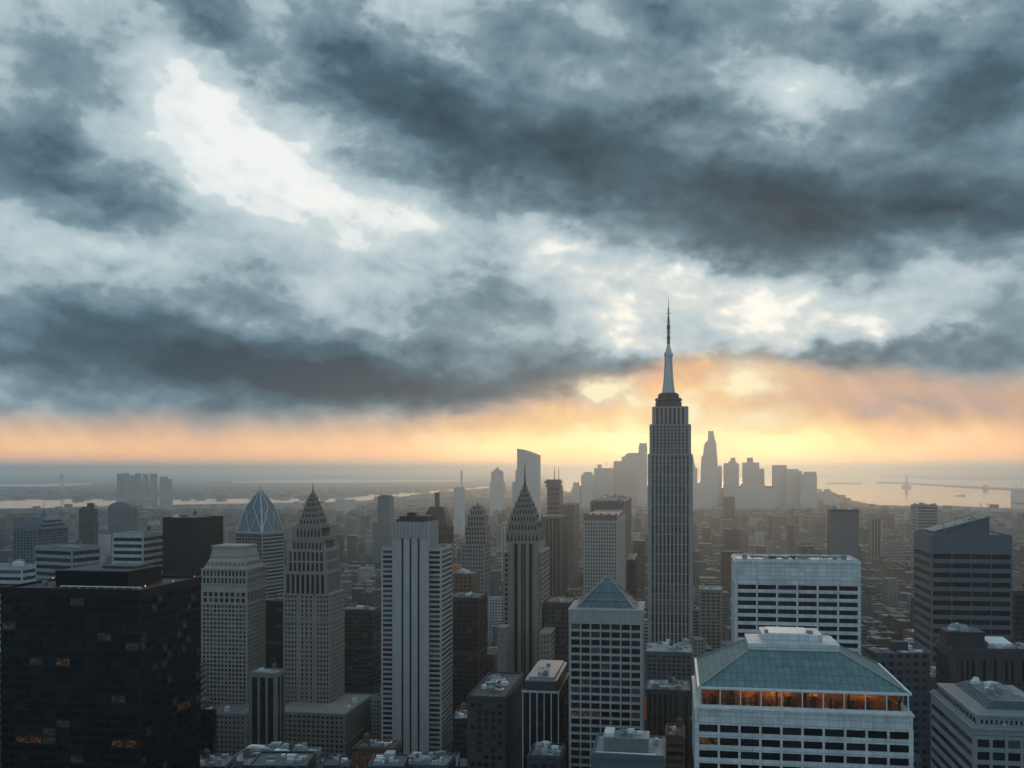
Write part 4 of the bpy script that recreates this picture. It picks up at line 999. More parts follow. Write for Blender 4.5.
# behind the slotted tower
def dome_tower():
    t = Tower('office_tower', 'black tower with a rounded dome shoulder and square finial behind the slotted tower', 'skyscraper', 421, 447, 527, 1500, px2=453, yb=590)
    k = t.k; r = t.rect(); t.core(r, 0, t.h); n = 20; t.facade(r, 'F', t.h - n * 5, t.h, 9, n, 1.6, 1.5, .7, (3, 0)); t.facade(r, 'R', t.h - n * 5, t.h, 6, n, 1.6, 1.5, .7, (3, 0))
    mb = MB(); P = [(0, 527), (1.2, 521), (3.2, 515), (5.2, 510.5), (7, 507.2)]
    for (a, ya), (b, yb_) in zip(P, P[1:]): mb.frus((a * k, t.w - a * k * .75, a * k, t.D - a * k * .75), t.Z(ya) - .3, (b * k, t.w - b * k * .75, b * k, t.D - b * k * .75), t.Z(yb_))
    for i in range(9):
        x = 2 * k + i * (t.w - 4 * k) / 8
        mb.tube((x, 0, t.Z(527)), (t.w / 2 + (x - t.w / 2) * .55, 6 * k, t.Z(508)), .8, .6, 5)
    t.part(mb, 'dome_crown', 'charcoal'); mb = MB(); c = t.X(434.3); mb.box(c - 2 * k, c + 2 * k, t.D * .4, t.D * .4 + 4 * k, t.Z(508), t.Z(494)); mb.box(c - 2.4 * k, c + 2.4 * k, t.D * .4 - .5, t.D * .4 + 4 * k + .5, t.Z(494) - .5, t.Z(492.8)); t.part(mb, 'finial', 'slate_blue'); t.lim = 0; t.finish('charcoal')
dome_tower()
def small_deco():
    t = Tower('stepped_tower', 'grey brown stepped tower with a rounded tiered top, in haze left of the ribbed tower', 'skyscraper', 461, 484, 545, 1500, px2=490, yb=595)
    k = t.k; r = t.rect(); t.core(r, 0, t.h); n = 15; c = t.X(474.5)
    t.facade(r, 'F', t.h - n * 6, t.h, 8, n, 1.6, 2.4, .7, (3, 0)); t.facade(r, 'R', t.h - n * 6, t.h, 7, n, 1.6, 2.4, .7, (3, 0))
    for (hw, ya, yb_, nc) in ((10.5, 545, 527, 7), (8.7, 527, 516, 6), (6.6, 516, 510, 5), (4.5, 510, 506.5, 3)):
        q = (c - hw * k, c + hw * k, t.D * .5 - hw * k, t.D * .5 + hw * k); z0, z1 = t.Z(ya), t.Z(yb_); t.core(q, z0 - .4, z1); m = max(1, int((z1 - z0) / 6))
        t.facade(q, 'F', z0, z1, nc, m, 1.5, 2.2, .6, (3, 0)); t.facade(q, 'R', z0, z1, nc, m, 1.5, 2.2, .6, (3, 0)); t.ring(q, z1 - .3, z1 + .8, .7)
    mb = MB(); mb.lathe(c, t.D * .5, [(2.4 * k, t.Z(507)), (1.2 * k, t.Z(505)), (.3, t.Z(502.5))], 8); t.part(mb, 'finial', 'dark_metal'); t.lim = 0; t.finish('grey_stone')
small_deco()
t = block('brown brick block with a rusty orange rooftop, between slotted and ribbed towers', 440, 473, 574, 1150, 479, 'brick', 'grid', 5, 4.5, 1.8, 2.2, .4, yb=600, lim=30, cl=7, roof='roof_gravel')
mb = MB(); mb.box(t.w * .30, t.w * .52, t.D * .4, t.D * .6, t.h - .3, t.h + 9); t.part(mb, 'rusty_plant_room', 'banner_orange'); done(t)
t = block('black ribbed box tower between the slotted and ribbed towers', 446, 478, 598, 850, 487, 'charcoal', 'grid', 4, 3.8, .5, .9, .3, glass=(3, 3, 0), yb=720, lim=60, dim=.05); done(t)
t = block('small brown stepped block left of the ribbed tower', 476, 494, 655, 900, 503, 'brick', 'grid', 3.6, 3.6, 1.5, 1.8, .4, yb=700, lim=30, cl=5); done(t)
t = block('dark gridded block with chamfered corners, amber glow at its roof edge', 468, 505, 697, 500, 523, 'dark_stone', 'grid', 3.2, 3.6, 1.3, 1.6, .45, lim=60, cl=18, glass=(3, 0, 2))
for x in (6, 9, 12, 15):
    mb = MB(); mb.box(x * t.w / 20, x * t.w / 20 + .5, -.1, .3, t.h + .8, t.h + 1.0); t.part(mb, 'roof_lamp', 'lamp_warm')
done(t)
def mullion_tower():
    t = Tower('office_tower', 'black glass block with tall white mullions and a stepped flat roof', 'building', 522.5, 559, 691, 470, px2=569.5)
    r = t.rect(); t.core(r, 0, t.h - .3); zl = zlow(t, 10); xs = MB()
    t.facade(r, 'R', zl, t.h - 1, 5, 18, .6, 1.0, .3, (3, 0)); 
    nc = 5; cw = t.w / nc
    for i in range(nc):
        for j in range(14): pass
        n = 12; ch = (t.h - 1 - zl) / n
        for j in range(n): t.wins.append((0, -(zl + (j + .5) * ch), (cw * (i + .5), 0, zl + (j + .5) * ch), cw - .1, ch - .25, 'F', G[RND.choice([3, 3, 0])]))
    for i in range(nc + 1):
        a = i * (t.w - .45) / nc; xs.box(a, a + .45, -.5, -.02, zl, t.h - .4)
    xs.box(-.3, t.w + .3, -.75, -.1, t.h - .45, t.h + .4); t.part(xs, 'mullions', 'band_white')
    a = t.w * .06; mb = MB(); mb.frus((a, t.w - a, a, t.D - a), t.h - .3, (a * 1.4, t.w - a * 1.4, a * 1.4, t.D - a * 1.4), t.Z(681)); t.part(mb, 'attic_storey', 'charcoal')
    mb = MB(); z = t.Z(681); mb.box(a, t.w - a, a, t.D - a, z - .2, z + .5); mb.box(a * 2.5, t.w - a * 2.5, a * 2.5, t.D - a * 2.5, z + .45, z + 1.6); t.part(mb, 'roof', 'grey_metal')
    t.clutter((a * 3, t.w - a * 4, a * 3, t.D - a * 3), z + 1.6, 7, 3, .7); t.lim = 60; t.finish('black_steel')
mullion_tower()
t = block('dark gridded slab behind the black mullioned block, flat grey roof', 545, 571, 603, 800, 576, 'dark_stone', 'grid', 3.8, 3.8, 1.2, 1.7, .4, yb=690, lim=50, cl=3, roof='roof_gravel'); done(t)
# hazy towers between the ribbed tower and the tallest
def construction_tower():
    t = Tower('office_tower', 'hazy banded tower with a jutting ring top and twin masts', 'skyscraper', 547.5, 560, 487, 2300, px2=562.5, yb=520)
    k = t.k; r = t.rect(); t.core(r, 0, t.h); t.facade(r, 'F', t.h - 150, t.h, 1, 14, 2, 4, 1, (0, 1)); t.facade(r, 'R', t.h - 150, t.h, 1, 14, 2, 4, 1, (0, 1))
    t.wall.box(-2 * k, t.w, -k, t.D, t.Z(487), t.Z(484.8)); t.wall.box(-3 * k, t.w, -k, t.D, t.Z(483.5), t.Z(481)); t.wall.box(-1 * k, t.w * .9, 0, t.D, t.Z(485), t.Z(483)); t.wall.box(-1.5 * k, t.w * .9, -.5, t.D, t.Z(481.1), t.Z(479.6))
    for px, y, rr in ((553.2, 466, 1.4), (557.5, 467, 1.0)):
        mb = MB(); mb.tube((t.X(px), t.D * .5, t.Z(481)), (t.X(px), t.D * .5, t.Z(y)), rr, .4); t.part(mb, 'mast', 'dark_metal')
    t.lim = 0; t.finish('slate_blue')
construction_tower()
t = block('dark blue slab right behind the ribbed tower', 541, 561, 517, 1700, 567, 'slate_blue', 'strip', 6, 5, 2, 2, .5, yb=600, lim=0, cl=6, glass=(0, 3)); done(t)
t = block('grey blue block with an uneven rooftop, behind the dark blue slab', 560, 574, 505, 2200, 579, 'slate_blue', 'grid', 7, 5, 2, 2, .5, yb=590, lim=0, cl=6); done(t)
t = block('light grey gridded tower with a dark fluted top band, left of the tallest tower', 584, 617, 521, 1500, 625, 'pale_concrete', 'grid', 3.9, 5.2, 1.7, 2.2, .6, yb=600, lim=60, cl=8)
mb = MB()
for i in range(13): x = i * (t.w - 3) / 12; mb.box(x, x + 3, 1, 6, t.h - .5, t.Z(513) - (i % 3))
mb.box(0.4, t.w - .4, 3, t.D - 3, t.h - .4, t.Z(515.5)); t.part(mb, 'fluted_top', 'slate_blue'); done(t)
t = block('teal tower with a darker fluted crown behind the light gridded tower', 591, 624, 501, 1750, 631, 'slate_blue', 'strip', 4.5, 5, 2, 2, .8, yb=560, lim=20, cl=12, glass=(0, 1)); done(t)
t = block('narrow black slab close beside the tallest tower', 627, 634, 560, 1250, 637, 'charcoal', 'grid', 5, 4, .6, 1, .3, glass=(3,), yb=620, lim=0, cl=2); done(t)
t = block('low grey slab with a lit pale roof at the right foot of the tallest tower', 700, 722, 590, 1150, None, 'grey_stone', 'grid', 5, 4, 1.8, 2.0, .5, yb=640, lim=30, cl=5, roof='roof_pale', D=40); done(t)
# right side
def blue_slab():
    t = block('dark blue glass slab with a darker top band, alone right of the tallest tower', 828, 856, 512, 1800, 859, 'slate_blue', 'strip', 5, 4.5, 1.2, 2, .5, yb=556, lim=0, cl=0, D=40, glass=(0, 0, 1, 3))
    mb = MB(); mb.box(-.6, t.w + .6, -.6, t.D + .6, t.h - .3, t.Z(508.5)); t.part(mb, 'top_band', 'charcoal'); t.clutter((2, t.w - 4, 2, t.D - 4), t.Z(508.5), 8, 3, 1.6); done(t)
blue_slab()
t = block('pale teal banded tower with antennas on its roof, behind the wedge topped tower', 917, 938, 505.5, 2300, 911, 'band_grey', 'band', 5, 7, 2, 3, .6, yb=540, lim=0, cl=9, glass=(1, 2)); done(t)
t = block('slim grey hazy tower right of the dark blue slab', 871, 881, 518, 2600, None, 'grey_stone', 'strip', 8, 5, 3, 2, .6, yb=545, lim=0, cl=2, D=30); done(t)
t = block('small dark hazy tower standing below the downtown skyline', 723.5, 734.5, 497, 4200, None, 'charcoal', 'grid', 9, 6, 3, 3, .6, yb=520, lim=0, cl=0, D=40); done(t)
def arcade_block():
    t = Tower('stone_block', 'dark stone block with tall window rows and a cluttered stepped roof, below the wedge tower', 'building', 952, 1050, 650, 470, px2=937)
    r = t.rect(); t.core(r, 0, t.h - .3); ch = 12.5; z = t.h - 2.2
    for j in range(5):
        for f in ('F', 'L'): t.facade(r, f, z - (j + 1) * ch, z - j * ch - 1, 17 if f == 'F' else 9, 1, 1.25, 1.6, .55, (3, 0, 0, 2))
        t.ring(r, z - (j + 1) * ch - .9, z - (j + 1) * ch - .3, .75)
    t.ring(r, t.h - 2.9, t.h - .4, .5); t.ring(r, t.h - .45, t.h + .2, 1.0); t.roof(r, t.h, 'roof_gravel', .6, 1.1)
    mb = MB(); xa, xb = t.X(951), t.X(989); mb.box(xa, xb, 6, 20, t.h - .3, t.h + 7); mb.box(xa - .4, xb + .4, 5.6, 20.4, t.h + 6.9, t.h + 7.5); t.part(mb, 'penthouse', 'charcoal'); t.clutter((xa + 1, xb - 3, 7, 17), t.h + 7.5, 12, 2, .9)
    mb = MB(); mb.extrude_x([(6, t.h), (20, t.h), (20, t.h + 3.6), (6, t.h + 2.6)], t.X(993), t.X(1017)); t.part(mb, 'skylight', 'white_metal')
    t.clutter((t.X(990), t.w - 4, 2, 5), t.h, 8, 6, .7); t.clutter((t.X(1012), t.w - 4, 2, 20), t.h, 8, 7, .9); t.finish('dark_stone')
arcade_block()
def terrace_block():
    t = Tower('office_block', 'white banded office block with a blue grey stepped terrace roof, lower right corner', 'building', 974, 1070, 728, 360, px2=932)
    r = t.rect(); zc = t.h; t.core(r, 0, zc - .3); ch = 4.4; n = 7; zl = zc - 3 - n * ch
    t.facade(r, 'F', zl, zc - 3, 6, n, 1.0, 1.6, .5, (3, 0)); t.facade(r, 'L', zl, zc - 3, 1, n, .6, 2.0, .55, (3, 0)); t.ring(r, zc - 2.2, zc - .4, .45); t.ring(r, zc - .45, zc + .3, .9)
    t.roof(r, zc, 'roof_gravel'); q = (2.2, r[1] - 2, 3.5, r[3] - 3); z2 = zc + 3.9; t.core(q, zc - .4, z2)
    t.facade(q, 'F', zc + .2, z2 - 1, 16, 1, .9, 1.2, .5, (3, 0)); t.facade(q, 'L', zc + .2, z2 - 1, 12, 1, .9, 1.2, .5, (3, 0)); t.ring(q, z2 - .6, z2 + .3, .9)
    mb = MB(); mb.frus((q[0] - .8, q[1] + .8, q[2] - .8, q[3] + .8), z2 + .2, (q[0] + 5, q[1] - 5, q[2] + 6, q[3] - 6), z2 + 1.3); t.part(mb, 'hipped_roof', 'slate_roof')
    a = (q[0] + 4.6, q[1] - 4.6, q[2] + 5.6, q[3] - 5.6); mb = MB()
    for i in range(4): mb.box(a[0] + i * .9, a[1] - i * .9, a[2] + i * .9, a[3] - i * .9, z2 + 1.1 + i * .55, z2 + 1.7 + i * .55)
    t.part(mb, 'roof_lantern', 'slate_blue'); t.clutter((a[0] + 3, a[1] - 3, a[2] + 3, a[3] - 3), z2 + 3.3, 18, 4, .7); t.clutter((q[0], q[1], 1.0, 3.2), zc, 12, 8, .45); t.finish('band_grey')
terrace_block()
t = block('dark block at the right edge beside the wedge topped tower', 1014, 1060, 592, 720, None, 'charcoal', 'grid', 4, 3.7, .8, 1.3, .3, glass=(3, 0), yb=640, lim=30, D=30); done(t)
# bottom edge
def mech_roof():
    t = Tower('low_block', 'low grey block with a bright box of rooftop machinery below the pyramid tower', 'building', 592, 664, 755, 400, D=30)
    r = t.rect(); t.core(r, 0, t.h - .3); t.ring(r, t.h - 1.2, t.h - .2, .5); t.roof(r, t.h, 'roof_pale', .6, .8); z = t.h
    mb = MB(); xa, xb = t.X(603), t.X(648); mb.box(xa, xb, 5, 17, z - .3, z + 5.4); mb.box(xa - .3, xb + .3, 4.7, 17.3, z + 5.3, z + 5.9)
    for i in range(20): a = xa + i * (xb - xa - .3) / 19; mb.box(a, a + .25, 4.75, 5.02, z, z + 5)
    p = t.part(mb, 'plant_house', 'grey_metal'); mb = MB(); mb.box(t.X(603), t.X(613), 6, 16, z + 5.8, z + 7.2); mb.build('duct_box', M['white_metal'], p)
    t.clutter((t.X(614), xb - 2, 6, 14), z + 5.9, 16, 5, .7); t.clutter((t.X(650), t.w - 2, 2, 22), z, 6, 6, .8)
    mb = MB(); 
    for i in range(6): mb.tube((xa - 2 - i * .5, 3, z + .6), (xb + 3, 3 - i * .35, z + .6), .14)
    t.part(mb, 'roof_piping', 'white_metal'); t.finish('slate_blue')
mech_roof()
t = block('rusty brown brick block beside the rooftop machinery', 666, 684, 737, 470, None, 'brick', 'band', 4, 3.6, .5, 1.9, .3, lim=20, cl=4, D=22); done(t)
t = block('low brown stone block with warm lit window slots at the bottom edge', 354, 392, 748, 520, 400, 'brick', 'strip', 3.2, 3.6, 1.2, 1.4, .5, lim=20, cl=8, lit=.28); done(t)
t = block('low grey block crowded with pale rooftop machinery', 226, 300, 762, 560, None, 'grey_stone', 'grid', 4, 3.7, 1.4, 1.6, .4, lim=10, cl=34, roof='roof_pale', D=34); done(t)
t = block('pale low block with roof plant at the foot of the slotted tower', 398, 446, 765, 520, 455, 'slate_blue', 'grid', 4, 3.7, 1.4, 1.6, .4, lim=10, cl=20, roof='roof_pale'); done(t)
t = block('low block of vents and ducts below the black mullioned block', 528, 560, 757, 430, None, 'dark_stone', 'grid', 4, 3.7, 1.4, 1.6, .4, lim=10, cl=24, roof='roof_gravel', D=20); done(t)
t = block('grey block with dark slots between the pyramid tower and the white tower', 646, 690, 690, 760, None, 'dark_stone', 'strip', 4, 3.7, 1.6, 1.6, .5, yb=768, lim=20, cl=14, roof='roof_gravel', D=40); done(t)
t = block('flat grey block with a bright roof light in front of the tallest tower', 646, 692, 652, 900, None, 'slate_blue', 'grid', 4, 3.7, 1.6, 1.6, .4, yb=690, lim=30, cl=18, roof='roof_pale', D=50); done(t)
mb = MB(); mb.box(-.35, .35, -1.2, 1.2, -5, 5); mb.box(-.42, .42, -1.3, -1.1, -5.2, 5.2); o = mb.build('banner', M['banner_orange']); o.location = (( 644.5 - 512) / F * 452, 452, H - (707 - HY) * 452 / F); tag(o, 'small orange vertical banner on the right edge of the pyramid tower', 'banner')

# ------------------------------------------------------------------ far towers
g = 'downtown towers on the horizon'
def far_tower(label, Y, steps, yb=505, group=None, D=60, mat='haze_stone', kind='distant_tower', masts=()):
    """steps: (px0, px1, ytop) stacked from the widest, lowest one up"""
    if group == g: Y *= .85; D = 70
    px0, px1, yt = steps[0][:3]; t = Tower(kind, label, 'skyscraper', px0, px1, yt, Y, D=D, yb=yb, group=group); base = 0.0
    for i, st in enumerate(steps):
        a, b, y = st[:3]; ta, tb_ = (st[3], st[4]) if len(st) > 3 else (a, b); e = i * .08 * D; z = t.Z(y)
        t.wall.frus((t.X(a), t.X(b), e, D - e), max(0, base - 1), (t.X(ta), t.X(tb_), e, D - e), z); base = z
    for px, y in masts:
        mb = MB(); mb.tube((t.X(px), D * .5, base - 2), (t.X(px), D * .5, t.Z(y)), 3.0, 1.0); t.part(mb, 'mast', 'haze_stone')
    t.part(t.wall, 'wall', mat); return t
g = 'downtown towers on the horizon'
def sloped_far():
    t = Tower('distant_tower', 'hazy tower with a curved slanted top, tallest left of the great tower', 'skyscraper', 517, 538, 470, 3500, D=70, yb=500)
    o = [(0, 0), (t.w, 0), (t.w, t.Z(455)), (t.w * .66, t.Z(452)), (t.w * .3, t.Z(449.5)), (0, t.Z(448.5))]; t.wall.extrude_y(o, 0, 70); t.part(t.wall, 'wall', 'haze_stone')
    mb = MB(); mb.box(-5 * t.k, .5, 8, 60, 0, t.Z(482)); mb.box(-2 * t.k, .5, 10, 50, t.Z(483), t.Z(470)); t.part(mb, 'stepped_wing', 'haze_stone')
sloped_far()
def lit_slab(): return block('thin pale slab catching light left of the ribbed tower', 502, 505, 523, 2000, None, 'band_white', 'grid', 9, 6, 2, 2, .5, yb=550, lim=0, cl=0, D=30)
done(lit_slab())
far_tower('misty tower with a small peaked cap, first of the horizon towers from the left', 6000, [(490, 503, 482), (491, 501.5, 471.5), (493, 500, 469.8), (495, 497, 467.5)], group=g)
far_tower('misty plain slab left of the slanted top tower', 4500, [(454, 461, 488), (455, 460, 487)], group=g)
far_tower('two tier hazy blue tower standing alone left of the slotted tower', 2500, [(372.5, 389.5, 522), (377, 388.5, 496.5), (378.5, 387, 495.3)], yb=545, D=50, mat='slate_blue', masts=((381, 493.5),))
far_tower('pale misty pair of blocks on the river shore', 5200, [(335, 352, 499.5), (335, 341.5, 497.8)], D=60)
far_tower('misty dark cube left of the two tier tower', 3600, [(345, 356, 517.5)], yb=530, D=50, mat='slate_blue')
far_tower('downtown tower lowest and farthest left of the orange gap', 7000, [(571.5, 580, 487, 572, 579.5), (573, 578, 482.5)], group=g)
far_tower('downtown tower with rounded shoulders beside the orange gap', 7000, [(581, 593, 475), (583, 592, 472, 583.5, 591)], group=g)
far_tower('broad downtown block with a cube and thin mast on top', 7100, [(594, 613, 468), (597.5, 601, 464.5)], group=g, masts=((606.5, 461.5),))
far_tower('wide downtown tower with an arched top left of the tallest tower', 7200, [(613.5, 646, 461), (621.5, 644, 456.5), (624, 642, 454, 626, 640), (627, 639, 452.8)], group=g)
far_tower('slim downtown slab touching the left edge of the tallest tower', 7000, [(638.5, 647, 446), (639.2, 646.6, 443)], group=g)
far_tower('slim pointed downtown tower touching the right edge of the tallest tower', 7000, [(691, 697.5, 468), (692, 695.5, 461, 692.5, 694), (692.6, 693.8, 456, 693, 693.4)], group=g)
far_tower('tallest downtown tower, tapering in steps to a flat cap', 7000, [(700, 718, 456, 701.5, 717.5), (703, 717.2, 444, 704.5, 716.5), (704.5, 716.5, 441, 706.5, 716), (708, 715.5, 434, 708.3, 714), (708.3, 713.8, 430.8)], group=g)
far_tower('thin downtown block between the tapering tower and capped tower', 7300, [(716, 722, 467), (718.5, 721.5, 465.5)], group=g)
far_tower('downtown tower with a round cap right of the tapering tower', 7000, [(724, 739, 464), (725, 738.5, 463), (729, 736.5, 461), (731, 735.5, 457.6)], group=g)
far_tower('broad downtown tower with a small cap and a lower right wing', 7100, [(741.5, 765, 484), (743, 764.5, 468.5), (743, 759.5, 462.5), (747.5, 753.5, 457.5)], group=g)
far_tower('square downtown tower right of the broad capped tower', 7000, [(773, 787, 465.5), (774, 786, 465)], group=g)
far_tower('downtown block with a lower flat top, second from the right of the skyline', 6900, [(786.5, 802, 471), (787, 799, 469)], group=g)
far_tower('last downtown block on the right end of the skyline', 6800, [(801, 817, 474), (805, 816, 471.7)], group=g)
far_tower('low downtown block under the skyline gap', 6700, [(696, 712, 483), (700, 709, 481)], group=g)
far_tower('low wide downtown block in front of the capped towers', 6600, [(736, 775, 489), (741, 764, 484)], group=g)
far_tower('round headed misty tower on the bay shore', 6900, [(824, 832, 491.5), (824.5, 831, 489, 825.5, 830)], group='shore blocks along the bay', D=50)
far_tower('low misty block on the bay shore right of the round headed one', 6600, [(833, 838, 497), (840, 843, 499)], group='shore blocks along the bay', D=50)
g2 = 'towers across the river on the left'
for i, (a, b, y) in enumerate(((116.2, 120, 473.5), (121.8, 127, 473), (129, 133, 475.2), (134.3, 139, 473.2), (141, 147, 474), (149, 155, 473.8), (159, 165.5, 476.5), (166, 170, 479))):
    lab = ['leftmost slim tower', 'second tower, flat topped,', 'third tower, low and thin,', 'fourth tower, tall and slim,', 'fifth tower, tapering,', 'sixth tower, broad and flat topped,', 'seventh tower, low with a notch,', 'last low block'][i] + ' of the hazy row across the river'
    far_tower(lab, 9800, [(a, b, 490), (a + .3, b - .3, y, a + (1.6 if i == 4 else .5), b - (1.6 if i == 4 else .5))], group=g2, D=60, mat='slate_blue')
far_tower('lone chimney like tower on the far left horizon', 14000, [(59.8, 61.4, 474)], D=60); far_tower('lone thin tower on the horizon left of the misty capped tower', 9000, [(460.4, 461.8, 470.5)], D=40)
# harbour
def harbour():
    x, Y = gpt(906.5, 487.2); s = Y / F; t = empty('monument', (x, Y, 10), 0); tag(t, 'small distant statue like monument on its islet in the orange bay', 'monument')
    mb = MB(); mb.frus((-4 * s, 4 * s, -4 * s, 4 * s), -.5, (-3 * s, 3 * s, -3 * s, 3 * s), 1.2 * s); mb.frus((-1.6 * s, 1.6 * s, -1.6 * s, 1.6 * s), 1.2 * s, (-1.1 * s, 1.1 * s, -1.1 * s, 1.1 * s), 5 * s); mb.build('pedestal', M['grey_stone'], t)
    mb = MB(); mb.lathe(0, 0, [(1.0 * s, 5 * s - .5), (.8 * s, 8 * s), (.5 * s, 10 * s), (.35 * s, 11.2 * s), (.1, 12 * s)], 8); mb.tube((.4 * s, 0, 9.5 * s), (.9 * s, 0, 13.2 * s), .18 * s, .1 * s); mb.build('figure', M['grey_stone'], t)
    x, Y = gpt(985.5, 489); s = Y / F; mb = MB(); mb.lathe(x, Y, [(3 * s, 6), (3 * s, 2.4 * s), (2.6 * s, 3.6 * s), (1.4 * s, 4.6 * s), (.2 * s, 5 * s)], 14); tag(mb.build('domed_pavilion', M['haze_stone']), 'round domed building on the breakwater in the bay', 'building')
    x, Y = gpt(1021, 500); s = Y / F; t = empty('harbour_terminal', (x, Y, .5), 0); tag(t, 'blocky harbour terminal with thin masts at the right edge of the bay', 'building')
    mb = MB(); mb.box(-7 * s, 14 * s, 0, 60, 0, 10 * s); mb.build('wall', M['haze_stone'], t)
    for a, hh in ((-5.6, 20), (-2.6, 18), (-.6, 17), (1.8, 18.5)): mb = MB(); mb.tube((a * s, 30, 10 * s - 1), (a * s, 30, hh * s), .35 * s, .15 * s); mb.build('mast', M['haze_stone'], t)
    for px, py, lab in ((1019, 503.5, 'long low barge moored below the harbour terminal'), (960, 496, 'long dark barge lying in the middle of the bay')):
        x, Y = gpt(px, py); s = Y / F; mb = MB(); mb.extrude_y([(-5 * s, .4 * s), (-4.6 * s, -.2), (4.6 * s, -.2), (5 * s, .4 * s), (4.9 * s, .6 * s), (-4.9 * s, .6 * s)], -12, 12); mb.box(3 * s, 4.4 * s, -8, 8, .55 * s, 1.2 * s); o = mb.build('barge', M['charcoal']); o.location = (x, Y, .6); tag(o, lab, 'barge')
    for px, py, hh, lab in ((980.7, 508, 5.6, 'taller dockside crane at the near shore of the bay'), (987.5, 508, 5.4, 'thin dockside crane right of the taller crane'), (1007, 510.5, 3.4, 'low gantry crane near the right edge of the bay')):
        x, Y = gpt(px, py); s = Y / F; t = empty('dock_crane', (x, Y, 0), 0); tag(t, lab, 'crane', 'cranes on the bay shore')
        mb = MB(); 
        for a in (-.8, .8): mb.tube((a * s, 0, 0), (a * .5 * s, 0, hh * .75 * s), .18 * s, .15 * s)
        mb.build('tower', M['charcoal'], t); mb = MB(); mb.tube((-1.6 * s, 0, hh * .72 * s), (2.4 * s, 0, hh * .95 * s), .16 * s, .12 * s); mb.build('jib', M['charcoal'], t); mb = MB(); mb.box(-.7 * s, .3 * s, -8, 8, hh * .6 * s, hh * .78 * s); mb.build('cab', M['charcoal'], t)
harbour()

# ------------------------------------------------------------------ the ordinary city between the towers
def inside(p, poly):
    x, y = p; c = False; n = len(poly)
    for i in range(n):
        (x0, y0), (x1, y1) = poly[i], poly[i - 1]
        if (y0 > y) != (y1 > y) and x < (x1 - x0) * (y - y0) / (y1 - y0) + x0: c = not c
    return c
WPOLY = [wpoly([(-500, 498), (30, 499.5), (128, 499), (250, 498.6), (300, 498.4), (345, 497), (378, 494.3), (420, 492), (460, 488.4), (488, 486.2)],
               [(-500, 514), (20, 511), (85, 508.5), (150, 507), (250, 505), (330, 503.5), (362, 501.5), (400, 497.5), (430, 494.5), (460, 491), (494, 487.2)]),
         wpoly([(548, 475), (640, 474), (820, 473.6), (868, 473.8), (884, 477.6), (940, 479.6), (1024, 480), (1500, 480)],
               [(548, 489), (575, 493), (700, 495), (800, 489), (818, 490), (830, 494), (846, 500.5), (870, 506.5), (900, 507.5), (960, 508), (1010, 510.5), (1080, 514), (1500, 525)])]
TONES = [('pale grey', (.30, .30, .295)), ('mid grey', (.19, .195, .20)), ('dark grey', (.075, .08, .088)), ('brown brick', (.15, .10, .078)), ('tan stone', (.26, .22, .18)), ('blue grey', (.11, .135, .155)), ('black', (.03, .033, .037)), ('off-white', (.45, .45, .44))]
TW = [3, 5, 6, 5, 3, 7, 3, 1]
